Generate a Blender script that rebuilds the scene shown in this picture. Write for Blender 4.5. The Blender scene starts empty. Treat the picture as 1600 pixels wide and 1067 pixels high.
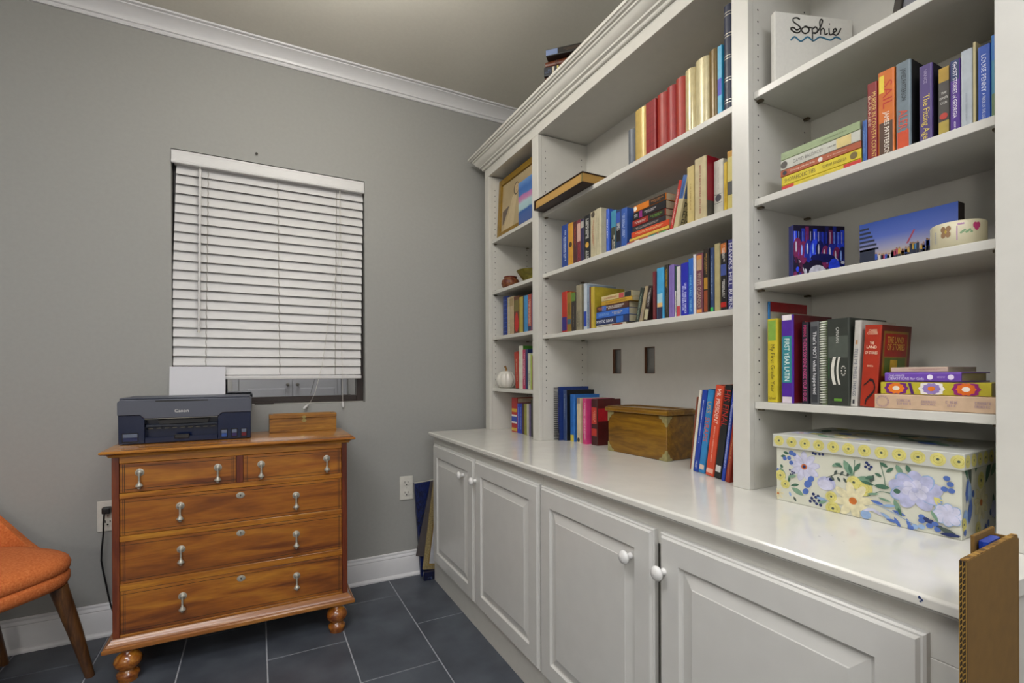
import bpy, bmesh, math, random
from mathutils import Vector, Matrix
random.seed(11)
SC = bpy.context.scene
COL = SC.collection

# ------------------------------------------------------------------ camera
CAM_POS = Vector((0.0, -2.6998, 1.1256))
YAW, PITCH, ROLL = -27.614, -0.0426, -0.2391
FOCAL, SHIFT = 761.83, 51.63                       # in pixels of a 1600 wide frame
cd = bpy.data.cameras.new('camera')
cam = bpy.data.objects.new('camera', cd)
COL.objects.link(cam)
_y, _p, _r = (math.radians(v) for v in (YAW, PITCH, ROLL))
_f = Vector((-math.sin(_y)*math.cos(_p), math.cos(_y)*math.cos(_p), math.sin(_p)))
_ri = Vector((math.cos(_y), math.sin(_y), 0)); _up = _ri.cross(_f)
_r2 = _ri*math.cos(_r) + _up*math.sin(_r); _u2 = -_ri*math.sin(_r) + _up*math.cos(_r)
cam.matrix_world = Matrix(((_r2.x, _u2.x, -_f.x, CAM_POS.x), (_r2.y, _u2.y, -_f.y, CAM_POS.y),
                           (_r2.z, _u2.z, -_f.z, CAM_POS.z), (0, 0, 0, 1)))
cd.sensor_fit = 'HORIZONTAL'; cd.sensor_width = 36.0
cd.lens = FOCAL/1600*36.0
cd.shift_y = SHIFT/1600
cd.clip_start = 0.02
SC.camera = cam

# ------------------------------------------------------------------ world (night outside), exposure
w = bpy.data.worlds.new('night'); SC.world = w; w.use_nodes = True
w.node_tree.nodes['Background'].inputs[0].default_value = (0.02, 0.03, 0.06, 1)
w.node_tree.nodes['Background'].inputs[1].default_value = 0.25
SC.view_settings.view_transform = 'Standard'
SC.view_settings.look = 'None'
SC.view_settings.gamma = 1.0
SC.view_settings.use_curve_mapping = False
SC.view_settings.exposure = 1.0
LAMP_MAIN = 19.0        # emission of the glass globe over the middle of the room
FILL_PANELS = 9.0        # emission of the added fill panels in the rear ceiling

FILL_FLOOR = 16.0       # emission of the added fill globe in the rear corner

# ------------------------------------------------------------------ materials
def lin(h):
    if not isinstance(h, str): return tuple(h)
    o = []
    for i in (0, 2, 4):
        c = int(h[i:i+2], 16)/255.0
        o.append(c/12.92 if c <= .04045 else ((c+.055)/1.055)**2.4)
    return tuple(o)
_M = {}
def base_mat(name):
    m = bpy.data.materials.new(name); m.use_nodes = True
    nt = m.node_tree; b = nt.nodes['Principled BSDF']
    return m, nt, b
def paint(h, rough=.5, vary=.06, scale=30, bump=0., metal=0., coat=0., spec=.5, stretch=None, name=None):
    """plain surface with a little procedural unevenness"""
    key = (h, rough, vary, scale, bump, metal, coat, spec, stretch)
    if key in _M: return _M[key]
    m, nt, b = base_mat(name or 'paint_%s' % (h if isinstance(h, str) else 'c'))
    c = lin(h)
    tc = nt.nodes.new('ShaderNodeTexCoord'); n = nt.nodes.new('ShaderNodeTexNoise')
    n.inputs['Scale'].default_value = scale; n.inputs['Detail'].default_value = 3
    if stretch:
        mp = nt.nodes.new('ShaderNodeMapping'); mp.inputs['Scale'].default_value = stretch
        nt.links.new(tc.outputs['Object'], mp.inputs[0]); nt.links.new(mp.outputs[0], n.inputs['Vector'])
    else: nt.links.new(tc.outputs['Object'], n.inputs['Vector'])
    r = nt.nodes.new('ShaderNodeValToRGB')
    r.color_ramp.elements[0].position = .3; r.color_ramp.elements[1].position = .7
    r.color_ramp.elements[0].color = tuple(v*(1-vary) for v in c)+(1,)
    r.color_ramp.elements[1].color = tuple(min(1, v*(1+vary)) for v in c)+(1,)
    nt.links.new(n.outputs['Fac'], r.inputs[0]); nt.links.new(r.outputs[0], b.inputs['Base Color'])
    b.inputs['Roughness'].default_value = rough; b.inputs['Metallic'].default_value = metal
    b.inputs['Specular IOR Level'].default_value = spec
    b.inputs['Coat Weight'].default_value = coat; b.inputs['Coat Roughness'].default_value = .12
    if bump:
        bp = nt.nodes.new('ShaderNodeBump'); bp.inputs['Strength'].default_value = bump; bp.inputs['Distance'].default_value = .002
        nt.links.new(n.outputs['Fac'], bp.inputs['Height']); nt.links.new(bp.outputs[0], b.inputs['Normal'])
    _M[key] = m
    return m
def wood(name, dark, mid, light, stretch=(1.2, 14, 16), scale=2.4, rough=.3, coat=.3):
    m, nt, b = base_mat(name)
    tc = nt.nodes.new('ShaderNodeTexCoord'); mp = nt.nodes.new('ShaderNodeMapping'); mp.inputs['Scale'].default_value = stretch
    n = nt.nodes.new('ShaderNodeTexNoise'); n.inputs['Scale'].default_value = scale; n.inputs['Detail'].default_value = 5
    n.inputs['Distortion'].default_value = 1.3
    n2 = nt.nodes.new('ShaderNodeTexNoise'); n2.inputs['Scale'].default_value = scale*9; n2.inputs['Detail'].default_value = 3
    r = nt.nodes.new('ShaderNodeValToRGB'); e = r.color_ramp.elements
    e[0].position = .3; e[0].color = lin(dark)+(1,); e[1].position = .72; e[1].color = lin(light)+(1,)
    k = e.new(.5); k.color = lin(mid)+(1,)
    mx = nt.nodes.new('ShaderNodeMix'); mx.data_type = 'RGBA'; mx.blend_type = 'MULTIPLY'; mx.inputs[0].default_value = .35
    r2 = nt.nodes.new('ShaderNodeValToRGB'); r2.color_ramp.elements[0].position = .35; r2.color_ramp.elements[1].position = .6
    r2.color_ramp.elements[0].color = (.45, .4, .35, 1)
    L = nt.links.new
    L(tc.outputs['Object'], mp.inputs[0]); L(mp.outputs[0], n.inputs['Vector']); L(mp.outputs[0], n2.inputs['Vector'])
    L(n.outputs['Fac'], r.inputs[0]); L(n2.outputs['Fac'], r2.inputs[0])
    L(r.outputs[0], mx.inputs[6]); L(r2.outputs[0], mx.inputs[7]); L(mx.outputs[2], b.inputs['Base Color'])
    b.inputs['Roughness'].default_value = rough; b.inputs['Coat Weight'].default_value = coat; b.inputs['Coat Roughness'].default_value = .15
    return m
def blotch(name, cols, scale=20, rough=.6, stretch=(1, 1, 1), detail=2, dist=0.):
    """mottled print of several colours"""
    m, nt, b = base_mat(name)
    tc = nt.nodes.new('ShaderNodeTexCoord'); mp = nt.nodes.new('ShaderNodeMapping'); mp.inputs['Scale'].default_value = stretch
    n = nt.nodes.new('ShaderNodeTexNoise'); n.inputs['Scale'].default_value = scale; n.inputs['Detail'].default_value = detail
    n.inputs['Distortion'].default_value = dist
    r = nt.nodes.new('ShaderNodeValToRGB'); e = r.color_ramp.elements
    N = len(cols); e[0].position = .25; e[0].color = lin(cols[0])+(1,); e[1].position = .75; e[1].color = lin(cols[-1])+(1,)
    for i in range(1, N-1):
        k = e.new(.25+.5*i/(N-1)); k.color = lin(cols[i])+(1,)
    L = nt.links.new
    L(tc.outputs['Object'], mp.inputs[0]); L(mp.outputs[0], n.inputs['Vector']); L(n.outputs['Fac'], r.inputs[0]); L(r.outputs[0], b.inputs['Base Color'])
    b.inputs['Roughness'].default_value = rough
    return m
def emit(name, h, strength):
    m, nt, b = base_mat(name)
    b.inputs['Base Color'].default_value = lin(h)+(1,)
    b.inputs['Emission Color'].default_value = lin(h)+(1,); b.inputs['Emission Strength'].default_value = strength
    return m

# ------------------------------------------------------------------ geometry helpers
class G:
    """collects faces of ONE mesh object"""
    def __init__(s): s.v = []; s.f = []; s.m = []
    def add(s, vs, fs, mi=0):
        o = len(s.v); s.v += [tuple(v) for v in vs]
        for f in fs: s.f.append(tuple(i+o for i in f)); s.m.append(mi)
        return s
    def box(s, x0, x1, y0, y1, z0, z1, mi=0):
        vs = [(x, y, z) for z in (z0, z1) for y in (y0, y1) for x in (x0, x1)]
        return s.add(vs, [(0, 2, 3, 1), (4, 5, 7, 6), (0, 1, 5, 4), (2, 6, 7, 3), (0, 4, 6, 2), (1, 3, 7, 5)], mi)
    def quad(s, a, b, c, d, mi=0): return s.add([a, b, c, d], [(0, 1, 2, 3)], mi)
    def prism(s, prof, axis, a, b, mi=0, caps=True):
        """2D profile swept along an axis; profile coords are the two other axes in order"""
        n = len(prof); vs = []
        for t in (a, b):
            for p, q in prof: vs.append({'x': (t, p, q), 'y': (p, t, q), 'z': (p, q, t)}[axis])
        fs = [(i, (i+1) % n, (i+1) % n+n, i+n) for i in range(n)]
        if caps: fs += [tuple(range(n-1, -1, -1)), tuple(range(n, 2*n))]
        return s.add(vs, fs, mi)
    def lathe(s, prof, c=(0, 0, 0), axis='z', n=20, mi=0, sy=1., lobes=0, depth=0.):
        vs = []; k = len(prof)
        for r, h in prof:
            for i in range(n):
                t = 2*math.pi*i/n; rr = r*(1-depth*(.5-.5*math.cos(lobes*t))**6) if lobes else r
                p, q = rr*math.cos(t), rr*math.sin(t)*sy
                vs.append({'z': (c[0]+p, c[1]+q, c[2]+h), 'y': (c[0]+p, c[1]+h, c[2]+q), 'x': (c[0]+h, c[1]+p, c[2]+q)}[axis])
        fs = [(j*n+i, j*n+(i+1) % n, (j+1)*n+(i+1) % n, (j+1)*n+i) for j in range(k-1) for i in range(n)]
        if prof[0][0] > 1e-6: fs.append(tuple(range(n-1, -1, -1)))
        if prof[-1][0] > 1e-6: fs.append(tuple((k-1)*n+i for i in range(n)))
        return s.add(vs, fs, mi)
    def tube(s, pts, r, n=6, mi=0):
        pts = [Vector(p) for p in pts]; vs = []
        for i, p in enumerate(pts):
            d = (pts[min(i+1, len(pts)-1)]-pts[max(i-1, 0)]).normalized()
            a = Vector((0, 0, 1)) if abs(d.z) < .9 else Vector((1, 0, 0))
            u = d.cross(a).normalized(); w_ = d.cross(u)
            rr = r[i] if isinstance(r, (list, tuple)) else r
            for k in range(n):
                t = 2*math.pi*k/n; vs.append(p+u*rr*math.cos(t)+w_*rr*math.sin(t))
        fs = [(j*n+i, j*n+(i+1) % n, (j+1)*n+(i+1) % n, (j+1)*n+i) for j in range(len(pts)-1) for i in range(n)]
        fs += [tuple(range(n-1, -1, -1)), tuple((len(pts)-1)*n+i for i in range(n))]
        return s.add(vs, fs, mi)
    def disc(s, c, r, axis, n=12, mi=0, sy=1., rz=0.):
        vs = []
        for i in range(n):
            t = 2*math.pi*i/n; p0, q0 = r*math.cos(t), r*math.sin(t)*sy
            p, q = p0*math.cos(rz)-q0*math.sin(rz), p0*math.sin(rz)+q0*math.cos(rz)
            vs.append({'-x': (c[0], c[1]-p, c[2]+q), '-y': (c[0]+p, c[1], c[2]+q), 'z': (c[0]+p, c[1]+q, c[2])}[axis])
        return s.add(vs, [tuple(range(n))], mi)
    def mesh(s, name, mats, bevel=0., smooth=False, off=(0, 0, 0), seg=1, angle=35):
        me = bpy.data.meshes.new(name)
        vs = [(v[0]-off[0], v[1]-off[1], v[2]-off[2]) for v in s.v]
        me.from_pydata(vs, [], s.f)
        for mt in mats: me.materials.append(mt)
        me.polygons.foreach_set('material_index', s.m)
        bm = bmesh.new(); bm.from_mesh(me)
        bmesh.ops.recalc_face_normals(bm, faces=bm.faces) if not getattr(s, 'keep', False) else None
        if bevel:
            es = [e for e in bm.edges if len(e.link_faces) == 2 and e.calc_face_angle(0) > .6]
            bmesh.ops.bevel(bm, geom=es, offset=bevel, segments=seg, affect='EDGES', profile=.6, clamp_overlap=True)
        if smooth:
            for f in bm.faces: f.smooth = True
            for e in bm.edges:
                if len(e.link_faces) == 2 and e.calc_face_angle(0) > math.radians(angle): e.smooth = False
        bm.to_mesh(me); bm.free()
        return me
    def build(s, name, mats, parent=None, world=True, **k):
        if not isinstance(mats, (list, tuple)): mats = [mats]
        off = (0, 0, 0)
        if parent is not None and world:
            off = Vector((0, 0, 0)); p = parent
            while p is not None: off = off+p.location; p = p.parent
        o = bpy.data.objects.new(name, s.mesh(name, mats, off=off, **k)); COL.objects.link(o)
        o.parent = parent
        return o
def tag(o, label, cat, group=None):
    o['label'] = label; o['category'] = cat
    if group: o['group'] = group
    return o
def thing(name, label, cat, loc=(0, 0, 0), rot=(0, 0, 0), group=None):
    o = bpy.data.objects.new(name, None); o.empty_display_size = .05; COL.objects.link(o)
    o.location = loc; o.rotation_euler = rot
    return tag(o, label, cat, group)
def struct(o): o['kind'] = 'structure'; return o
def set_empty(name, loc=(0, 0, 0)):
    o = bpy.data.objects.new(name, None); o.empty_display_size = .05; COL.objects.link(o); o.location = loc
    return struct(o)
_txt = {}
def text_geo(body):
    """flat letters, normalised: returns verts (x along reading, y up), faces, width, height"""
    if body in _txt: return _txt[body]
    cu = bpy.data.curves.new('t', 'FONT'); cu.body = body; cu.size = 1; cu.resolution_u = 2; cu.space_line = .8
    ob = bpy.data.objects.new('t', cu); COL.objects.link(ob)
    me = bpy.data.meshes.new_from_object(ob)
    vs = [v.co.copy() for v in me.vertices]; fs = [tuple(p.vertices) for p in me.polygons]
    bpy.data.objects.remove(ob); bpy.data.curves.remove(cu); bpy.data.meshes.remove(me)
    x0 = min(v.x for v in vs); x1 = max(v.x for v in vs); y0 = min(v.y for v in vs); y1 = max(v.y for v in vs)
    vs = [((v.x-x0)-(x1-x0)/2, (v.y-y0)-(y1-y0)/2) for v in vs]
    _txt[body] = (vs, fs, x1-x0, y1-y0)
    return _txt[body]
def put_text(g, body, c, ex, ey, length, height, mi=0, fit=False):
    vs, fs, tw, th = text_geo(body)
    sx = length/tw; sy = height/th
    if not fit: sx = min(sx, sy*1.15); sy = min(sy, sx*1.9)
    c, ex, ey = Vector(c), Vector(ex), Vector(ey)
    g.add([c+ex*(x*sx)+ey*(y*sy) for x, y in vs], fs, mi)

# ------------------------------------------------------------------ dimensions (metres)
XL, XR, YB, YF, ZC = -2.30, 1.478, 0.0, -4.30, 2.745     # room: left, right, back, front, ceiling
WX0, WX1, WZ0, WZ1 = -0.345, 0.518, 0.979, 2.168         # window opening
XU, XS, XB = 1.1713, 1.1913, 1.450                        # bookcase: face frame, shelf fronts, back panel
XK, XCT, ZCT = 0.8589, 0.8339, 0.811                      # base cabinet face, counter front, counter top
Y0, Y1 = -0.1325, -2.390                                  # far and near end of the built-in

M_wall = paint('989894', rough=.75, vary=.02, scale=60, bump=.05, name='grey_wall_paint')
M_ceil = paint('ccc9be', rough=.85, vary=.02, scale=80, bump=.08, name='ceiling_paint')
M_trim = paint('d2d2d4', rough=.35, vary=.015, scale=20, name='white_trim_paint')
M_white = paint('c8c6be', rough=.32, vary=.02, scale=25, name='white_cabinet_paint')
M_door = paint('c8c7c2', rough=.28, vary=.02, scale=18, name='white_door_paint')
M_counter = paint('d2d0c8', rough=.11, vary=.03, scale=14, name='white_counter_laminate')
M_grout = paint('9a9da3', rough=.9, vary=.08, scale=90, name='pale_grout')
M_tile = blotch('dark_slate_tile', ['3a3e46', '474c54', '545a62'], scale=7, rough=.42, detail=7)
M_dark = paint('0b0b0c', rough=.7)
M_black = paint('121316', rough=.4)

# ------------------------------------------------------------------ room shell
floor = struct(G().box(XL, XR, YF, YB, -.06, -.0025).build('floor', M_grout))
TW, TL, GR = .302, .6466, .0055
XA = .6349
for k in range(-12, 4):
    a0 = XA+k*TW; a1 = a0+TW
    a0c, a1c = max(a0, XL), min(a1, XR)
    if a1c-a0c < .02: continue
    off = -.5451 if k % 2 == 0 else -.2161
    j = -8
    for j in range(-8, 3):
        b1 = off+j*TL+TL; b0 = b1-TL
        b0c, b1c = max(b0, YF), min(b1, YB)
        if b1c-b0c < .02: continue
        h = GR/2
        G().box(a0c+h, a1c-h, b0c+h, b1c-h, -.008, 0).build('tile', M_tile, floor, bevel=.0012)
# back wall with the window opening, other walls, ceiling
g = G()
g.box(XL-.12, WX0, YB, YB+.14, -.06, ZC+.1).box(WX1, XR+.12, YB, YB+.14, -.06, ZC+.1)
g.box(WX0, WX1, YB, YB+.14, -.06, WZ0).box(WX0, WX1, YB, YB+.14, WZ1, ZC+.1)
struct(g.build('wall_back', M_wall))
struct(G().box(XL-.12, XL, YF, YB, -.06, ZC+.1).build('wall_left', M_wall))
struct(G().box(XR, XR+.12, YF, YB, -.06, ZC+.1).build('wall_right', M_wall))
struct(G().box(XL-.12, XR+.12, YF-.12, YF, -.06, ZC+.1).build('wall_front', paint('d4d2cc', rough=.75, vary=.02, scale=60, name='pale_bounce_paint')))  # rear wall out of view, made paler than the others for bounce light
struct(G().box(XL, XR, YF, YB, ZC, ZC+.1).build('ceiling', M_ceil))
# crown moulding of the room (profile: distance from wall, z)
CP = [(0, 2.672), (.010, 2.672), (.013, 2.677), (.013, 2.686), (.020, 2.688), (.021, 2.694), (.026, 2.703), (.036, 2.715), (.050, 2.725),
      (.064, 2.731), (.068, 2.732), (.069, 2.736), (.084, 2.737), (.086, 2.744), (0, 2.744)]
struct(G().prism([(-p, q) for p, q in CP], 'x', XL, XR).build('trim_1', M_trim, smooth=True, angle=25))
struct(G().prism([(XL+p, q) for p, q in CP], 'y', YF, YB-.09).build('trim_2', M_trim, smooth=True, angle=25))
BP = [(0, 0), (.024, 0), (.024, .008), (.020, .016), (.0145, .020), (.0145, .104), (.012, .110), (.0135, .114), (.011, .122), (.008, .126), (.008, .134), (.005, .139), (0, .139)]
struct(G().prism([(-p, q) for p, q in BP], 'x', XL, .845).build('baseboard_back', M_trim, smooth=True, angle=25))
struct(G().prism([(XL+p, q) for p, q in BP], 'y', YF, YB-.026).build('baseboard_left', M_trim, smooth=True, angle=25))
# closet doors on the wall behind the camera (seen only mirrored in the dark window)
dr = set_empty('door_1', (.42, YF, 0))
for s_ in (-1, 1):
    d = G().box(.42+(.004 if s_ > 0 else -.62), .42+(.62 if s_ > 0 else -.004), YF+.001, YF+.036, .01, 2.03).build('door_leaf', M_trim, dr, bevel=.003)
    for za, zb in ((.2, .95), (1.1, 1.9)):
        xa, xb = (.09, .53) if s_ > 0 else (-.53, -.09)
        G().box(.42+xa, .42+xb, YF+.0365, YF+.044, za, zb).build('door_panel', M_trim, d, bevel=.006)
    G().lathe([(.008, 0), (.008, .02), (.022, .03), (.022, .045), (0, .05)], (.42+s_*.06, YF+.036, 1.0), axis='y', n=14).build('door_knob', paint('a8a49a', rough=.3, metal=1), d, smooth=True)
g = G()
for xa, xb, za, zb in ((.42-.70, .42-.63, 0, 2.11), (.42+.63, .42+.70, 0, 2.11), (.42-.63, .42+.63, 2.04, 2.11)): g.box(xa, xb, YF+.001, YF+.022, za, zb)
g.build('door_casing', M_trim, dr, bevel=.003)

# ------------------------------------------------------------------ ceiling lamp, then added fill lights out of view
def ceiling_lamp(x, y, zl, strength, label):
    t = thing('ceiling_lamp', label, 'lamp', (x, y, ZC), group='ceiling lamps')
    G().lathe([(.0, -.0005), (.075, -.0005), (.078, -.014), (.066, -.024), (.016, -.030), (.0, -.030)], (x, y, ZC), n=28).build('canopy', M_trim, t, smooth=True)
    G().tube([(x, y, ZC-.029), (x, y, zl+.118)], .009, n=10).build('stem', paint('b0aca2', rough=.3, metal=1), t, smooth=True)
    R_ = .125
    prof = [(R_*math.sin(a), R_*math.cos(a)) for a in [i*math.pi/14 for i in range(15)]]
    prof[0] = (0, R_); prof[-1] = (0, -R_)
    G().lathe(prof, (x, y, zl), n=28).build('glass_globe', emit('lamp_glass', 'fffaf2', strength), t, smooth=True, angle=80)
ceiling_lamp(.22, -1.12, 2.50, LAMP_MAIN, 'frosted glass globe lamp hanging above the middle of the room')
def fill_panel(x, y, hx, hy, strength, label):  # added panels out of view, give broad fill and soften the shadows
    t = thing('ceiling_fill_panel', label, 'lamp', (x, y, ZC), group='added ceiling fill panels')
    g = G()
    g.box(x-hx, x-hx+.03, y-hy, y+hy, ZC-.022, ZC-.0005).box(x+hx-.03, x+hx, y-hy, y+hy, ZC-.022, ZC-.0005)
    g.box(x-hx+.03, x+hx-.03, y-hy, y-hy+.03, ZC-.022, ZC-.0005).box(x-hx+.03, x+hx-.03, y+hy-.03, y+hy, ZC-.022, ZC-.0005)
    g.build('frame', M_trim, t, bevel=.002)
    G().box(x-hx+.0305, x+hx-.0305, y-hy+.0305, y+hy-.0305, ZC-.018, ZC-.006).build('diffuser', emit('fill_panel_diffuser', 'fbfbff', strength), t)
fill_panel(-.75, -2.35, .60, .30, FILL_PANELS, 'added rectangular ceiling fill panel nearer the window')
fill_panel(.25, -3.55, .60, .30, FILL_PANELS, 'added rectangular ceiling fill panel nearer the closet doors')

def floor_fill_light(x, y, zl, strength, label):  # added light behind the camera, throws level fill into the shelves
    t = thing('floor_fill_light', label, 'lamp', (x, y, 0))
    mt = paint('6a665e', rough=.35, metal=.8)
    G().lathe([(0, .0005), (.14, .0005), (.145, .008), (.13, .018), (.02, .028), (0, .028)], (x, y, 0), n=28).build('base', mt, t, smooth=True)
    G().tube([(x, y, .026), (x, y, zl-.15)], .012, n=10).build('pole', mt, t, smooth=True)
    G().lathe([(.02, 0), (.05, .012), (.06, .03), (.055, .03), (.0, .014)], (x, y, zl-.165), n=20).build('cup', mt, t, smooth=True)
    R_ = .16
    prof = [(R_*math.sin(a), R_*math.cos(a)) for a in [i*math.pi/14 for i in range(15)]]
    prof[0] = (0, R_); prof[-1] = (0, -R_)
    G().lathe(prof, (x, y, zl+.022), n=28).build('glass_globe', emit('floor_fill_glass', 'fffaf2', strength), t, smooth=True, angle=80)
floor_fill_light(-1.35, -3.45, 1.50, FILL_FLOOR, 'added fill light with a frosted globe in the rear corner of the room')

# ------------------------------------------------------------------ window
M_alu = paint('2e2521', rough=.4, vary=.12, scale=60, name='bronze_aluminium')
win = set_empty('window_1', (0, .05, WZ0))
g = G()
g.box(WX0+.001, WX0+.034, .055, .11, WZ0+.001, WZ1-.001).box(WX1-.036, WX1-.001, .055, .11, WZ0+.001, WZ1-.001)
g.box(WX0+.034, WX1-.036, .055, .11, WZ0+.001, WZ0+.037).box(WX0+.034, WX1-.036, .055, .11, WZ1-.04, WZ1-.001)
g.build('window_frame', M_alu, win, bevel=.003)
G().box(WX0+.034, WX1-.036, .048, .056, WZ0+.004, WZ0+.016).build('frame_lip', M_alu, win, bevel=.002)
m, nt, b = base_mat('dark_window_glass')
b.inputs['Base Color'].default_value = (.012, .014, .018, 1); b.inputs['Roughness'].default_value = .02
b.inputs['Specular IOR Level'].default_value = 1.0; b.inputs['Coat Weight'].default_value = 1.0; b.inputs['Coat IOR'].default_value = 3.2
b.inputs['Coat Roughness'].default_value = .02
G().box(WX0+.034, WX1-.036, .078, .084, WZ0+.036, WZ1-.039).build('pane', m, win)
G().box(-.012, .075, .028, .054, WZ0+.0005, WZ0+.011).build('latch', M_alu, win, bevel=.003)
M_cauc = paint('b6b4ac', rough=.5)
G().box(WX0+.001, WX1-.001, .0465, .0545, WZ0+.0005, WZ0+.0035).build('caulk_bead', M_cauc, win)

# blind
M_slat = paint('cccbca', rough=.45, vary=.02, scale=40, stretch=(1, 8, 8), name='white_faux_wood_slat')
M_cord = paint('c6c3ba', rough=.8)
bl = thing('window_blind', 'white slatted blind with valance, lowered over the dark window', 'blind', (.085, .02, 2.10))
VP = [(-.014, 2.100), (-.016, 2.104), (-.016, 2.110), (-.012, 2.113), (-.012, 2.149), (-.009, 2.154), (-.009, 2.1605), (-.002, 2.1605), (-.002, 2.100)]
G().prism([(p, q) for p, q in VP], 'x', -.343, .514).build('valance', M_slat, bl, bevel=.0008)
G().box(-.335, .510, .004, .046, 2.104, 2.160).build('headrail', M_slat, bl, bevel=.002)
NS = 22
zt, zb_ = 2.083, 1.152
for i in range(NS):
    t = i/(NS-1); z = zt+(zb_-zt)*t
    xa = -.327+(-.356+.327)*t; xb = .512+(.497-.512)*t
    xa = max(xa, WX0+.004+.0*t) if xa < WX0+.004 and False else xa
    tilt = math.radians(69); hw = .0255
    dy, dz = math.cos(tilt)*hw, math.sin(tilt)*hw
    th = .0014; ny, nz = math.sin(tilt)*th, -math.cos(tilt)*th
    yc = .022 if xa > WX0 else .022
    prof = []
    for k in range(5):
        u = -1+k*.5; bow = (1-u*u)*.0022
        prof.append((yc+u*dy-ny-bow*math.sin(tilt), z+u*dz-nz+bow*math.cos(tilt)))
    for k in range(4, -1, -1):
        u = -1+k*.5; bow = (1-u*u)*.0022
        prof.append((yc+u*dy+ny-bow*math.sin(tilt), z+u*dz+nz+bow*math.cos(tilt)))
    G().prism(prof, 'x', max(xa, WX0+.003), xb).build('slat', M_slat, bl, smooth=True)
G().box(-.340, .499, .004, .040, 1.106, 1.124).build('bottom_rail', M_slat, bl, bevel=.004, seg=2)
for x in (-.20, .096, .375):
    pts = []
    for i in range(NS*2):
        t = i/(NS*2-1); pts.append((x+(-.014 if x < 0 else .006 if x < .2 else -.01)*t+(.0015 if i % 2 else -.0015), .0085 if i % 2 else .0035, 2.098+(1.125-2.098)*t))
    G().tube(pts, .0012, n=4).build('ladder_cord', paint('8e8a80', rough=.8), bl)
G().tube([(-.231, -.010, 2.098), (-.231, -.012, 2.085)], .0016, n=6).build('wand_hook', M_cord, bl)
wd = G().tube([(-.231, -.012, 2.086), (-.2345, -.013, 1.70), (-.239, -.013, 1.336)], .0052, n=8).build('tilt_wand', M_slat, bl, smooth=True)
G().lathe([(.0055, 0), (.006, .006), (.004, .01)], (-.239, -.013, 1.326), n=8).build('wand_tip', M_cord, wd, smooth=True)
def cord(pts, end):
    c = G().tube(pts, .0011, n=5).build('lift_cord', M_cord, bl)
    e = G().lathe([(.0022, 0), (.0055, -.008), (.0065, -.022), (.005, -.03), (0, -.032)], (0, 0, 0), n=10)
    o = e.build('tassel', M_slat, c, world=False, smooth=True)
    o.location = Vector(end)-Vector(bl.location)
    return o
cord([(.392, -.004, 2.098), (.397, -.008, 1.7), (.395, -.010, 1.3), (.398, -.012, 1.1), (.400, -.014, .985)], (.400, -.014, .986))
o = cord([(.390, -.004, 2.098), (.385, -.010, 1.75), (.33, -.012, 1.42), (.30, -.013, 1.18), (.262, -.016, 1.03), (.240, -.018, .985), (.231, -.019, .976)], (.231, -.019, .976))
o.rotation_euler = (0, .8, 0)
# a nail in the wall above the window
tag(G().lathe([(.0028, 0), (.0028, -.006), (.006, -.007), (.006, -.0085), (0, -.009)], (.003, -.0002, 2.21), axis='y', n=10).build('nail', paint('2c2a28', rough=.4, metal=1), smooth=True),
    'small dark nail in the wall just above the window', 'nail')

# ------------------------------------------------------------------ outlets, plug and cord
M_plate = paint('d0cdc4', rough=.35)
def outlet(xc, zc, label):
    t = thing('wall_outlet', label, 'outlet', (xc, -.0002, zc), group='wall outlets')
    G().box(xc-.037, xc+.037, -.0062, -.0002, zc-.066, zc+.066).build('cover_plate', M_plate, t, bevel=.003, seg=2)
    for dz in (.028, -.028):
        r = G().lathe([(.0225, 0), (.0225, -.0018), (.021, -.0022), (0, -.0022)], (xc, -.0062, zc+dz), axis='y', n=20, sy=.78).build('receptacle', M_plate, t, smooth=True)
        g = G()
        for dx in (-.0085, .0085): g.box(xc+dx-.0016, xc+dx+.0016, -.0089, -.0083, zc+dz-.001, zc+dz+.010)
        g.disc((xc, -.0087, zc+dz-.009), .0035, '-y', n=8)
        g.build('slots', M_dark, r)
    G().disc((xc, -.0066, zc), .003, '-y', n=8).build('screw', paint('8c8a84', rough=.3, metal=1), t)
outlet(.739, .491, 'white duplex wall outlet between the dresser and the cabinets')
outlet(-.577, .517, 'white duplex wall outlet with a black plug, left of the dresser')
t = thing('power_cord', 'black power cord hanging from the outlet beside the dresser', 'cord', (-.577, -.008, .545))
G().box(-.592, -.562, -.040, -.0092, .532, .560).build('plug', M_black, t, bevel=.005, seg=2)
pts = [(-.582, -.038, .540), (-.583, -.046, .50), (-.585, -.042, .45), (-.592, -.036, .38), (-.594, -.034, .335), (-.588, -.034, .29), (-.578, -.035, .232), (-.570, -.036, .18), (-.560, -.038, .132), (-.549, -.040, .095), (-.543, -.045, .05), (-.530, -.05, .012), (-.505, -.05, .0042)]
G().tube(pts, .0034, n=7).build('cable', M_black, t, smooth=True)

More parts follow.
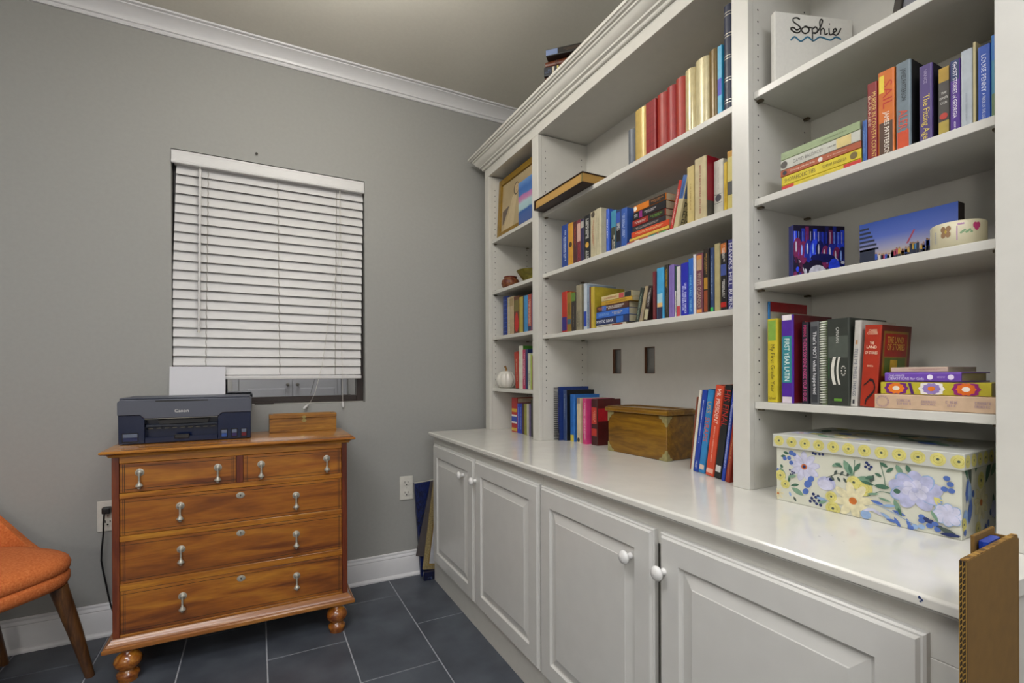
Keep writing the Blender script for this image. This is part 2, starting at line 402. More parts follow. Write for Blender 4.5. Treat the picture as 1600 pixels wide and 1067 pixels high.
# ------------------------------------------------------------------ base cabinets
FFX = XK                                                     # face frame front
def raised_door(parent, ya, yb, za, zb, knob_y, label=None):
    """overlay raised-panel door facing -x; ya > yb"""
    x1 = FFX-.0005; x0 = x1-.020
    g = G()
    fr = .062
    # frame with ogee outer edge: ring of quads from profile (inset, x)
    def ring(prof):
        for i in range(len(prof)-1):
            (i0, xa_), (i1, xb_) = prof[i], prof[i+1]
            c0 = [(xa_, ya-i0, za+i0), (xa_, yb+i0, za+i0), (xa_, yb+i0, zb-i0), (xa_, ya-i0, zb-i0)]
            c1 = [(xb_, ya-i1, za+i1), (xb_, yb+i1, za+i1), (xb_, yb+i1, zb-i1), (xb_, ya-i1, zb-i1)]
            for k in range(4): g.quad(c0[k], c0[(k+1) % 4], c1[(k+1) % 4], c1[k])
    outer = [(0, x1), (0, x0+.009), (.003, x0+.006), (.006, x0+.006), (.010, x0), (fr, x0), (fr+.004, x0+.007), (fr+.008, x0+.0085)]
    ring(outer)
    i = fr+.008; xi = x0+.0085
    g.quad((x1, ya, za), (x1, yb, za), (x1, yb, zb), (x1, ya, zb))
    g.quad((xi, ya-i, za+i), (xi, yb+i, za+i), (xi, yb+i, zb-i), (xi, ya-i, zb-i))
    d = g.build('door', M_door, parent)
    g = G()
    def ring2(prof):
        for k_ in range(len(prof)-1):
            (i0, xa_), (i1, xb_) = prof[k_], prof[k_+1]
            c0 = [(xa_, ya-i0, za+i0), (xa_, yb+i0, za+i0), (xa_, yb+i0, zb-i0), (xa_, ya-i0, zb-i0)]
            c1 = [(xb_, ya-i1, za+i1), (xb_, yb+i1, za+i1), (xb_, yb+i1, zb-i1), (xb_, ya-i1, zb-i1)]
            for k in range(4): g.quad(c0[k], c0[(k+1) % 4], c1[(k+1) % 4], c1[k])
    ring2([(fr+.008, xi-.0002), (fr+.036, x0+.0015), (fr+.038, x0+.0002)])
    i = fr+.038
    g.quad((x0+.0002, ya-i, za+i), (x0+.0002, yb+i, za+i), (x0+.0002, yb+i, zb-i), (x0+.0002, ya-i, zb-i))
    g.build('raised_panel', M_door, d)
    kz = .664
    G().lathe([(.0085, .0), (.0075, -.006), (.0065, -.012), (.010, -.016), (.0165, -.019), (.0175, -.023), (.015, -.028), (.008, -.031), (0, -.032)], (x0, knob_y, kz), axis='x', n=18).build('knob', paint('d8d7d4', rough=.18, name='white_ceramic'), d, smooth=True, angle=60)
def base_cabinet(ya, yb, doors, label):
    t = thing('base_cabinet', label, 'cabinet', (FFX+.25, (ya+yb)/2, 0))
    g = G().box(FFX+.018, 1.44, yb+.0004, ya-.0004, .0, ZCT-.0265)
    g.build('cabinet_box', M_white, t)
    g = G()
    ys = [ya]+[d for d in doors]
    g.box(FFX, FFX+.0178, yb+.0004, ya-.0004, 0, .150).box(FFX, FFX+.0178, yb+.0004, ya-.0004, .715, ZCT-.0265)
    g.box(FFX, FFX+.0178, ya-.045, ya-.0004, .1505, .7145).box(FFX, FFX+.0178, yb+.0004, yb+.045, .1505, .7145)
    g.build('face_frame', M_white, t, bevel=.001)
    return t
c1 = base_cabinet(Y0, -1.2845, [], 'white base cabinet with two raised panel doors near the window wall')
raised_door(c1, -.170, -.722, .118, .751, -.610)
raised_door(c1, -.738, -1.279, .118, .751, -.752)
c2 = base_cabinet(-1.2855, Y1, [], 'white base cabinet with two raised panel doors near the cardboard box')
raised_door(c2, -1.291, -1.818, .118, .751, -1.742)
raised_door(c2, -1.838, -2.356, .118, .751, -1.856)
g = G().prism([(XCT+.004, ZCT), (XCT, ZCT-.004), (XCT, ZCT-.017), (XCT+.004, ZCT-.019), (XCT+.010, ZCT-.022), (XCT+.012, ZCT-.026), (1.476, ZCT-.026), (1.476, ZCT)], 'y', Y1-.012, Y0+.022)
ct = tag(g.build('countertop', M_counter, bevel=.001), 'long glossy white countertop over the base cabinets', 'countertop')
# old ink and scuff marks on the counter
rn_ = random.Random(4)
def scuff(c, r_, axis, col, sy=.5):
    n_ = 9; vs = []
    for i in range(n_):
        a_ = 2*math.pi*i/n_; q = r_*rn_.uniform(.55, 1.2)
        vs.append((c[0], c[1]+q*math.cos(a_), c[2]+q*sy*math.sin(a_)) if axis == 'x' else (c[0]+q*sy*math.cos(a_), c[1]+q*math.sin(a_), c[2]))
    G().add(vs, [tuple(range(n_))]).build('stain', paint(col, rough=.4), ct, world=False)
for yy, zz_, r_ in ((-2.3535, .8062, .0026), (-2.3565, .8035, .002), (-2.3545, .8005, .0015)): scuff((XCT-.0002, yy, zz_), r_, 'x', '2c3c68', 1.)
for x_, y_, r_ in ((.9576, -2.142, .0035), (.983, -2.1514, .002), (.968, -2.1802, .0025), (.863, -1.392, .003), (.848, -1.3195, .004), (1.042, -1.393, .0022)): scuff((x_, y_, ZCT+.0002), r_, 'z', '77756e')

# ------------------------------------------------------------------ bookcase hutch
bc = thing('bookcase', 'tall white built-in bookcase with three bays and crown moulding on the counter', 'bookcase', (1.31, (Y0+Y1)/2, ZCT))
ZT, ZO = 2.345, 2.2516
E_ = .0004
bays = [(-.1830, -.6750), (-.7338, -1.7836), (-1.8356, -2.3274)]
stiles = [(Y0, -.1830), (-.6750, -.7338), (-1.7836, -1.8356), (-2.3274, Y1)]
for a, b_ in stiles:
    G().box(XU, XS-E_, b_, a, ZCT+E_, ZO-E_).build('stile', M_white, bc, bevel=.001)
    G().box(XS, XB-E_, b_, a, ZCT+E_, ZO-E_).build('side_panel', M_white, bc)
G().box(XU, XS-E_, Y1, Y0, ZO, ZT).build('top_rail', M_white, bc, bevel=.001)
G().box(XS, XB-E_, Y1, Y0, ZO+.004, ZT).build('top_panel', M_white, bc)
# back panel, with two cut-outs in the centre bay
g = G()
sl = [(-.929, -.986), (-1.135, -1.195)]; sz0, sz1 = 1.126, 1.237
g.box(XB, XB+.012, Y1, Y0, ZCT+E_, sz0).box(XB, XB+.012, Y1, Y0, sz1, ZT)
edges = [Y0, sl[0][0], sl[0][1], sl[1][0], sl[1][1], Y1]
for i in (0, 2, 4): g.box(XB, XB+.012, edges[i+1], edges[i], sz0, sz1)
g.build('back_panel', M_white, bc)
M_raw = paint('6e4a34', rough=.8)
for a, b_ in sl:
    g = G(); r_ = .0022
    g.box(XB-.0003, XB+.0122, b_, b_+r_, sz0, sz1).box(XB-.0003, XB+.0122, a-r_, a, sz0, sz1)
    g.box(XB-.0003, XB+.0122, b_+r_, a-r_, sz0, sz0+r_).box(XB-.0003, XB+.0122, b_+r_, a-r_, sz1-r_, sz1)
    g.build('cutout_edge', M_raw, bc)
shelves = {0: [1.0475, 1.3385, 1.5965, 1.888], 1: [1.3085, 1.5945, 1.8810], 2: [1.0480, 1.3695, 1.5940, 1.8835]}
M_pin = paint('6a5f4c', rough=.35, metal=.8)
for bi, zs in shelves.items():
    a, b_ = bays[bi]
    for z in zs:
        so = G().box(XS+.0005, XB-.0006, b_+.0008, a-.0008, z-.0185, z).build('shelf', M_white, bc, bevel=.0012)
        for yy, s_ in ((a, -1), (b_, 1)):
            for xx in (1.211, 1.419):
                G().box(xx-.006, xx+.006, min(yy, yy+s_*.014), max(yy, yy+s_*.014), z-.0235, z-.0187).build('shelf_pin', M_pin, so)
# rows of drilled pin holes in the side panels
g = G()
for a, b_ in bays:
    for xx in (1.211, 1.419):
        z = 1.0
        while z < 2.2:
            for yy in (a-.0003, b_+.0003):
                vs = [(xx+.0027*math.cos(t_), yy, z+.0027*math.sin(t_)) for t_ in [i*math.pi/3 for i in range(6)]]
                g.add(vs, [tuple(range(6))])
            z += .0318
ph = g.build('pin_holes', M_dark, bc); ph['kind'] = 'stuff'
# crown: front run plus mitred return on the far end (profile: projection, z)
KP = [(0, 2.300), (.010, 2.300), (.013, 2.304), (.013, 2.311), (.017, 2.313), (.024, 2.315), (.024, 2.323), (.028, 2.325), (.037, 2.331), (.044, 2.340), (.049, 2.349), (.056, 2.352), (.057, 2.358), (.065, 2.360), (.069, 2.365), (.075, 2.367), (.076, 2.378), (0, 2.378)]
vs = []; n = len(KP)
for p, q in KP: vs.append((XU-p, Y1-.02, q))
for p, q in KP: vs.append((XU-p, Y0+p, q))
for p, q in KP: vs.append((XB, Y0+p, q))
fs = [(i+o*n, (i+1) % n+o*n, (i+1) % n+(o+1)*n, i+(o+1)*n) for o in (0, 1) for i in range(n)]
fs += [tuple(range(n-1, -1, -1)), tuple(range(2*n, 3*n))]
G().add(vs, fs).build('crown_moulding', M_white, bc, smooth=True, angle=20)
G().box(XU, XB, Y1, Y0, ZT+.0005, 2.3755).build('top_board', M_white, bc)

# ------------------------------------------------------------------ chest of drawers
W_front = wood('walnut_drawer_front', '5e2c10', '98591a', 'b67824', stretch=(.9, 6, 7), scale=2.0)
W_rail = wood('walnut_rail', '8a4e14', 'aa6a1c', 'be8428', stretch=(1.0, 14, 14), scale=2.5)
W_stile = wood('red_walnut_stile', '4e2010', '682c12', '7c3c18', stretch=(12, 12, 1.2), scale=2.5)
W_top = wood('walnut_top', '8c4e16', 'b0742a', 'c08a3a', stretch=(1, 10, 10), scale=2.2, rough=.22, coat=.5)
W_base = wood('walnut_base', '7a4418', '985e26', 'ac7434', stretch=(1, 12, 12), scale=2.5)
W_foot = wood('turned_walnut_foot', '6a300e', '9c5c1c', 'c08430', stretch=(10, 10, 14), scale=2, rough=.2, coat=.6)
M_inlay = paint('1d1108', rough=.5)
M_pewter = paint('a6a296', rough=.35, metal=.35, vary=.2, scale=120)
DX0, DX1, DY, DB, DZ = -.473, .353, -.44, -.030, .826
ds = thing('chest_of_drawers', 'walnut chest of five drawers with turned feet below the window', 'dresser', (-.06, -.235, 0))
G().box(DX0+.001, DX1-.001, DY+.022, DB, .16, DZ).build('case', W_stile, ds)
for a, b_ in ((DX0, DX0+.022), (DX1-.022, DX1)): G().box(a, b_, DY, DY+.0215, .16, DZ).build('corner_post', W_stile, ds, bevel=.0015)
for za, zb in ((.802, DZ), (.671, .691), (.512, .533), (.331, .356), (.16, .1685)):
    G().box(DX0+.0225, DX1-.0225, DY+.0005, DY+.0215, za, zb).build('rail', W_rail, ds, bevel=.001)
G().box(-.0745, -.0515, DY+.0005, DY+.0215, .6915, .8015).build('drawer_divider', W_stile, ds)
def pull(parent, x, z):
    p = G().lathe([(0, -.001), (.0142, -.0005), (.0142, -.003), (.0105, -.0045), (.0085, -.008), (.0055, -.010), (0, -.011)], (x, DY+.002, z), axis='y', n=16).build('rosette', M_pewter, parent, smooth=True)
    G().lathe([(.0018, 0), (.0030, -.006), (.0034, -.016), (.0032, -.028), (.0042, -.036), (.009, -.042), (.0122, -.047), (.0118, -.050), (.006, -.053), (.0045, -.056), (.005, -.058), (0, -.061)], (x, DY-.010, z), axis='z', n=14).build('drop_pull', M_pewter, p, smooth=True, angle=50)
def drawer(xa, xb, za, zb, pulls, key=None):
    y0 = DY+.0015
    d = G().box(xa+.0012, xb-.0012, y0, y0+.02, za+.0012, zb-.0012).build('drawer_front', W_front, ds, bevel=.001)
    g = G(); i = .016; t_ = .0017
    for dx in (0, .0052):
        for x in (xa+.010+dx*1.0, xb-.010-dx*1.0): g.box(x-t_/2, x+t_/2, y0-.0003, y0+.0002, za+.003, zb-.003)
    for z in (za+i*.8, zb-i*.8): g.box(xa+.003, xb-.003, y0-.0003, y0+.0002, z-t_/2, z+t_/2)
    g.build('inlay', M_inlay, d)
    for x, z in pulls: pull(d, x, z)
    if key:
        e = G().lathe([(.0155, 0), (.0155, -.0016), (.013, -.0024), (0, -.0024)], (key[0], y0-.0002, key[1]), axis='y', n=18, sy=.78).build('escutcheon', M_pewter, d, smooth=True)
        G().disc((key[0], y0-.0029, key[1]+.001), .0026, '-y', n=8).box(key[0]-.001, key[0]+.001, y0-.0031, y0-.0027, key[1]-.006, key[1]).build('keyhole', M_inlay, e)
drawer(-.4505, -.075, .6915, .8015, [(-.390, .764), (-.139, .760)])
drawer(-.051, .3305, .6915, .8015, [(.014, .759), (.268, .762)])
drawer(-.4505, .3305, .5335, .6705, [(-.264, .623), (.145, .616)], (-.061, .640))
drawer(-.4505, .3305, .3565, .5115, [(-.262, .456), (.145, .451)], (-.061, .487))
drawer(-.4505, .3305, .169, .3305, [(-.258, .274), (.146, .274)], (-.060, .303))
def molding(name, prof, mat, top=False):
    """front + both sides: prof = (projection, z)"""
    n = len(prof); vs = []
    for p, q in prof: vs.append((DX0-p, DB, q))
    for p, q in prof: vs.append((DX0-p, DY-p, q))
    for p, q in prof: vs.append((DX1+p, DY-p, q))
    for p, q in prof: vs.append((DX1+p, DB, q))
    fs = [(i+o*n, i+1+o*n, i+1+(o+1)*n, i+(o+1)*n) for o in range(3) for i in range(n-1)]
    fs += [tuple(range(n-1, -1, -1)), tuple(range(3*n, 4*n))]
    fs += [(0, n, 2*n, 3*n), (n-1, 4*n-1, 3*n-1, 2*n-1)]
    return G().add(vs, fs).build(name, mat, ds, smooth=True, angle=30)
molding('top', [(.0, .8265), (.008, .8265), (.010, .831), (.014, .836), (.021, .839), (.026, .8395), (.031, .8425), (.032, .847), (.028, .8505), (.024, .852)], W_top)
molding('base_moulding', [(.004, .118), (.022, .118), (.026, .121), (.027, .127), (.026, .134), (.021, .138), (.017, .1385), (.015, .143), (.008, .150), (.004, .1555), (0, .1595)], W_base)
for x in (-.428, .308):
    for y in (-.434, -.085):
        G().lathe([(.020, .1178), (.018, .112), (.020, .106), (.029, .100), (.040, .088), (.0445, .074), (.042, .060), (.033, .048), (.024, .042), (.026, .038), (.035, .030), (.037, .022), (.033, .012), (.031, .0005), (0, .0005)], (x, y, 0), n=24).build('foot', W_foot, ds, smooth=True, angle=50)

# ------------------------------------------------------------------ printer with a sheet of paper
M_pgrey = paint('4a4e5a', rough=.45, vary=.03, scale=200, bump=.02, name='charcoal_plastic')
M_pblue = paint('0e1936', rough=.14, vary=.05, name='glossy_black_plastic')
M_pedge = paint('8a887e', rough=.3, metal=.6)
pz = .8525
pr_ = thing('printer', 'black and charcoal inkjet printer on top of the chest', 'printer', (-.253, -.165, pz))
PX0, PX1, PF, PB, PT = -.485, -.022, -.300, -.032, 1.031
G().prism([(PX0+.003, pz+.004), (PX1-.003, pz+.004), (PX1-.002, .968), (PX0+.002, .968)], 'y', PF+.045, PB, 0).build('body', M_pblue, pr_, bevel=.003)
# lower front: left block, right block, sill
for nm, prof in (('ink_bay', [(PX0+.003, pz+.003), (-.3985, pz+.003), (-.3985, .953), (-.413, .968), (PX0+.002, .968)]),
                 ('ink_bay', [(-.1475, pz+.003), (PX1-.003, pz+.003), (PX1-.002, .968), (-.131, .968), (-.1475, .953)])):
    G().prism(prof, 'y', PF+.004, PF+.0448).build(nm, M_pblue, pr_, bevel=.0015)
G().box(-.398, -.148, PF+.003, PF+.0445, pz+.003, .878).build('output_tray', M_pblue, pr_, bevel=.002)
G().box(-.300, -.247, PF-.001, PF+.012, .868, .8862).build('tray_tab', M_black, pr_, bevel=.003)
G().prism([(-.350, .930), (-.185, .930), (-.178, .946), (-.357, .946)], 'y', PF+.012, PF+.0446).build('slot_hood', M_black, pr_)
G().box(-.398, -.148, PF+.020, PF+.0447, .917, .929).build('slot_lip', paint('232a38', rough=.25), pr_, bevel=.002)
g = G()
for i in range(9): g.box(-.392+i*.027, -.392+i*.027+.016, PF+.0425, PF+.0446, .908, .912)
g.build('feed_rollers', paint('6c6a62', rough=.4), pr_)
# upper shell with the dipped lower edge
prof = [(PX0, .9685), (-.4128, .9685), (-.3982, .9535), (-.1478, .9535), (-.1312, .9685), (PX1, .9685), (PX1, 1.020), (PX1-.010, PT), (PX0+.010, PT), (PX0, 1.020)]
sh = G().prism(prof, 'y', PF, PB-.002).build('scanner_shell', M_pgrey, pr_, bevel=.003, seg=2)
G().box(-.398, -.148, PF-.0006, PF+.004, .9512, .9533).build('trim_line', M_pedge, pr_)
G().box(-.362, -.182, PF-.0004, PF+.006, 1.0205, 1.0262).build('lid_grip', M_black, sh)
G().box(PX0+.006, PX1-.006, PF+.004, PB-.006, PT+.0002, PT+.006).build('lid', M_pgrey, pr_, bevel=.003)
g = G(); put_text(g, 'Canon', (-.274, PF-.0007, .982), (1, 0, 0), (0, 0, 1), .048, .013, fit=True)
g.build('maker_lettering', paint('d8d8d6', rough=.4), sh)
for xa, xb, c, lab in ((-.470, -.418, '16204a', None), (-.137, -.1115, '2c4a8c', 'ink window showing cyan'), (-.0985, -.0745, '2a1c4c', 'ink window showing magenta'), (-.0625, -.039, '5c1420', 'ink window showing red')):
    wv = G().box(xa, xb, PF+.0015, PF+.0038, .862, .899).build('ink_window', paint('0c0e14', rough=.2), pr_, bevel=.001)
    if lab: wv['label'] = lab
    G().box(xa+.003, xb-.003, PF+.0008, PF+.0014, .866, .8805).build('ink_level', paint(c, rough=.15), wv)
    G().box(xa+.003, xb-.003, PF+.0008, PF+.0014, .8815, .8955).build('window_glass', paint('5a6478', rough=.12), wv)
G().prism([(PX0+.02, pz), (PX1-.02, pz), (PX1-.02, pz+.0038), (PX0+.02, pz+.0038)], 'y', PF+.02, PB-.02).build('feet', M_black, pr_)
g = G(); a = math.radians(8)
o = G().box(-.110, .110, -.0006, .0006, 0, .160).build('sheet_of_paper', paint('cfcfd4', rough=.7, vary=.01))
o.location = (-.243, -.0255, 1.008); o.rotation_euler = (math.radians(-7), 0, 0)
tag(o, 'blank white sheet of paper standing in the rear feed of the printer', 'paper')

# ------------------------------------------------------------------ small wooden box with a clasp
W_box = wood('honey_oak_box', '6e4414', '98661e', 'ac7a2c', stretch=(1.2, 16, 16), scale=3, rough=.4, coat=.1)
M_brass = paint('b0a068', rough=.28, metal=.9, vary=.15, scale=90)
bx0, bx1, by0, by1 = .050, .352, -.132, -.048
pb = thing('pencil_box', 'small hinged wooden box with brass clasp on the chest beside the printer', 'box', (.2, -.09, .8525), group=None)
G().box(bx0, bx1, by0, by1, .8525, .8585).box(bx0+.001, bx1-.001, by0+.001, by1-.001, .8587, .9165).build('box_body', W_box, pb, bevel=.0012)
g = G()
g.box(bx0, bx1, by0, by0+.010, .918, .937).box(bx0, bx1, by1-.010, by1, .918, .937).box(bx0, bx0+.018, by0+.0102, by1-.0102, .918, .937).box(bx1-.018, bx1, by0+.0102, by1-.0102, .918, .937)
ld = g.build('lid_frame', W_box, pb, bevel=.0012)
G().box(bx0+.0182, bx1-.0182, by0+.0104, by1-.0104, .919, .929).build('lid_panel', W_box, ld)
cl = G().prism([(.190, .905), (.196, .899), (.202, .897), (.208, .899), (.214, .905), (.209, .911), (.207, .917), (.212, .923), (.208, .928), (.196, .928), (.192, .923), (.197, .917), (.195, .911)], 'y', by0-.003, by0-.0003).build('clasp', M_brass, pb)
G().lathe([(.004, 0), (.004, -.003), (.002, -.005), (0, -.005)], (.202, by0-.003, .913), axis='y', n=10).build('hook', M_brass, cl, smooth=True)

# ------------------------------------------------------------------ orange chair (front corner in view)
M_orange = blotch('orange_tweed', ['b05422', 'c46a32', 'd27e48'], scale=160, rough=.95, detail=4)
W_leg = wood('dark_chair_leg', '3a2414', '5a3a20', '74502c', stretch=(16, 16, 2), scale=2.5, rough=.35, coat=.2)
ch = thing('accent_chair', 'orange tweed chair with tapered dark wooden legs beside the chest', 'chair', (-.882, -.424, 0), (0, 0, math.radians(-38.5)))
def sell(hx, hy, n=48, e=3.2):
    out = []
    for i in range(n):
        t_ = 2*math.pi*i/n; c_, s__ = math.cos(t_), math.sin(t_)
        out.append((hx*math.copysign(abs(c_)**(2/e), c_), hy*math.copysign(abs(s__)**(2/e), s__)))
    return out
def stack(layers, n=48):
    g = G(); vs = []
    for hx, hy, z, dz in layers:
        for x, y in sell(hx, hy, n): vs.append((x, y, z-dz*(x*x+y*y)))
    k = len(layers)
    fs = [(j*n+i, j*n+(i+1) % n, (j+1)*n+(i+1) % n, (j+1)*n+i) for j in range(k-1) for i in range(n)]
    fs += [tuple(range(n-1, -1, -1)), tuple((k-1)*n+i for i in range(n))]
    return g.add(vs, fs)
stack([(.215, .225, .376, 0), (.236, .244, .381, 0), (.243, .250, .396, 0), (.243, .250, .415, 0), (.238, .245, .4285, 0)]).build('seat_base', M_orange, ch, world=False, smooth=True, angle=70)
stack([(.238, .245, .429, 0), (.243, .250, .436, 0), (.245, .252, .452, 0), (.240, .247, .468, 0), (.225, .232, .480, 0), (.19, .196, .4885, 0), (.10, .105, .494, 0)]).build('seat_cushion', M_orange, ch, world=False, smooth=True, angle=70)
g = G(); NB = 28; vs = []
for i in range(NB+1):
    th = math.radians(-84+168*i/NB); c_, s__ = math.cos(th), math.sin(th)
    px, py = -.245*math.copysign(abs(c_)**.62, c_), .268*math.copysign(abs(s__)**.62, s__)
    hgt = .45+.36*max(0., 1-(abs(th)/math.radians(84))**1.25)
    lean = .10*max(0, c_)
    for u in range(6):
        f_ = u/5; z = .43+(hgt-.43)*f_
        for o_ in (0, .042): 
            k_ = 1+ (o_)/.26
            taper = 1-.35*f_*f_
            q = 1+(k_-1)*taper
            vs.append((px*q-lean*f_*f_, py*q, z))
ring = 12
def vid(i, u, s_): return i*ring+u*2+s_
fs = []
for i in range(NB):
    for u in range(5):
        fs.append((vid(i, u, 0), vid(i+1, u, 0), vid(i+1, u+1, 0), vid(i, u+1, 0)))
        fs.append((vid(i, u, 1), vid(i, u+1, 1), vid(i+1, u+1, 1), vid(i+1, u, 1)))
    fs.append((vid(i, 5, 0), vid(i+1, 5, 0), vid(i+1, 5, 1), vid(i, 5, 1)))
    fs.append((vid(i, 0, 0), vid(i, 0, 1), vid(i+1, 0, 1), vid(i+1, 0, 0)))
for i in (0, NB):
    for u in range(5): fs.append((vid(i, u, 0), vid(i, u+1, 0), vid(i, u+1, 1), vid(i, u, 1)))
g.add(vs, fs).build('backrest', M_orange, ch, world=False, smooth=True, angle=60, bevel=0)
for sx, sy in ((1, 1), (1, -1), (-1, 1), (-1, -1)):
    tx, ty = sx*.190, sy*.165
    bx, by = sx*.205, sy*.262
    G().tube([(tx, ty, .378), ((tx+bx)/2, (ty+by)/2, .2), (bx, by, .0005)], [.027, .022, .0145], n=18).build('leg', W_leg, ch, world=False, smooth=True, angle=60)

# ------------------------------------------------------------------ pictures stored in the gap beside the cabinets
def leaning(name, label, cat, x, y0, y1, z, wdt, hgt, deg):
    t = thing(name, label, cat, (x, (y0+y1)/2, z), (0, math.radians(deg), 0))
    return t, (y1-y0)/2
M_navyart = blotch('blue_abstract_paint', ['04050c', '0a1030', '18265c', '05060c', '46527c'], scale=30, rough=.35, stretch=(2, 1, .6), detail=3, dist=1.5)
t, h = leaning('canvas_painting', 'navy blue abstract canvas leaning on the wall by the outlet', 'painting', .806, -.062, -.036, .001, .3, .52, -4)
G().box(0, .32, -h, h, 0, .522).build('canvas', M_navyart, t, world=False, bevel=.002)
G().box(.001, .319, -h+.003, h-.003, .5222, .5235).build('top_edge', paint('a8a498', rough=.7), t, world=False)
t, h = leaning('picture_board', 'dark brown picture board slanting behind the gold frame', 'picture', .772, -.080, -.068, .127, .4, .42, 12)
G().box(0, .45, -h, h, 0, .41).build('board', paint('4a4444', rough=.5, vary=.12), t, world=False, bevel=.001)
t, h = leaning('framed_picture', 'speckled gold frame with white mat stored beside the cabinet', 'picture frame', .804, -.098, -.084, .052, .3, .5, 7.5)
M_goldfr = blotch('speckled_gold', ['6a5c3c', '8c7c54', 'a09066'], scale=140, rough=.55, detail=4)
fw = .027
for a in ((0, fw, 0, .49), (.30-fw, .30, 0, .49), (fw, .30-fw, 0, fw), (fw, .30-fw, .49-fw, .49)):
    G().box(a[0], a[1], -h, h, a[2], a[3]).build('moulding', M_goldfr, t, world=False, bevel=.002)
for a in ((fw, fw+.004, fw, .49-fw), (fw+.004, .30-fw, fw, fw+.004)):
    G().box(a[0], a[1], -h+.001, h-.002, a[2], a[3]).build('inner_fillet', paint('a8863c', rough=.35, metal=.5), t, world=False)
G().box(fw+.0042, .30-fw-.0005, -h+.004, h-.003, fw+.0045, .49-fw-.0005).build('mat_board', paint('b8bac0', rough=.7), t, world=False)
t = thing('small_canvas', 'small deep blue canvas on the floor under the gold frame', 'painting', (.803, -.114, .0005))
G().box(0, .3, -.013, .013, 0, .046).build('canvas', blotch('deep_blue_print', ['04050a', '0c1238', '080a18', '5c6a94'], scale=40, rough=.35, detail=3, dist=1), t, world=False, bevel=.002)

# ------------------------------------------------------------------ cardboard box at the near end of the cabinets
M_card = paint('6c4f1e', rough=.85, vary=.08, scale=50, name='brown_cardboard')
M_flute = blotch('corrugated_edge', ['1c120a', '7a5820', 'a8843c'], scale=120, rough=.9, detail=2)
cb = thing('cardboard_box', 'tall open corrugated cardboard box standing at the end of the counter', 'box', (.694, -2.455, 0), (0, 0, math.radians(3)))
fp = G().box(.0015, .17, 0, .0065, 0, .916).build('front_panel', M_card, cb, world=False)
G().box(-.0002, .0012, 0, .0065, 0, .916).build('corrugated_core', paint('1e140a', rough=.9), fp, world=False)
g = G(); g.keep = True
zz_ = 0.0; k_ = 0
while zz_ < .908:
    ya_, yb_ = ((.0008, .0030), (.0030, .0008))[k_ % 2]
    for o_ in (0, .0029): g.quad((-.0006, ya_+o_, zz_), (-.0006, ya_+o_+.0006, zz_+.0012), (-.0006, yb_+o_+.0006, zz_+.0045), (-.0006, yb_+o_, zz_+.0033))
    zz_ += .0033; k_ += 1
for ya_ in (0, .0030, .0058): g.quad((-.0007, ya_, 0), (-.0007, ya_+.0007, 0), (-.0007, ya_+.0007, .916), (-.0007, ya_, .916))
g.build('corrugated_edge', paint('8c6c2c', rough=.9), fp, world=False)['kind'] = 'stuff'
G().box(.0015, .17, 0.0004, .0062, .9162, .9172).build('corrugated_top', M_flute, fp, world=False)
G().box(.098, .17, .0215, .0255, 0, .922).build('rear_panel', M_card, cb, world=False, bevel=.001)
G().box(.1705, .1745, 0, .0255, 0, .912).build('side_panel', M_card, cb, world=False)
G().box(.0015, .17, .0067, .0213, 0.0005, .006).build('bottom_panel', M_card, cb, world=False)
pk = thing('blue_packet', 'white packet with blue top poking out of the cardboard box', 'packet', (.818, -2.4338, .0065), (0, 0, math.radians(3)))
G().prism([(-.020, -.004), (.020, -.004), (.022, 0), (.020, .004), (-.020, .004), (-.022, 0)], 'z', 0, .899).build('packet_body', paint('c4c4cc', rough=.3), pk, world=False)
G().prism([(-.0205, -.0045), (.0205, -.0045), (.0225, 0), (.0205, .0045), (-.0205, .0045), (-.0225, 0)], 'z', .8992, .909).build('packet_top', paint('1c3c98', rough=.3), pk, world=False)

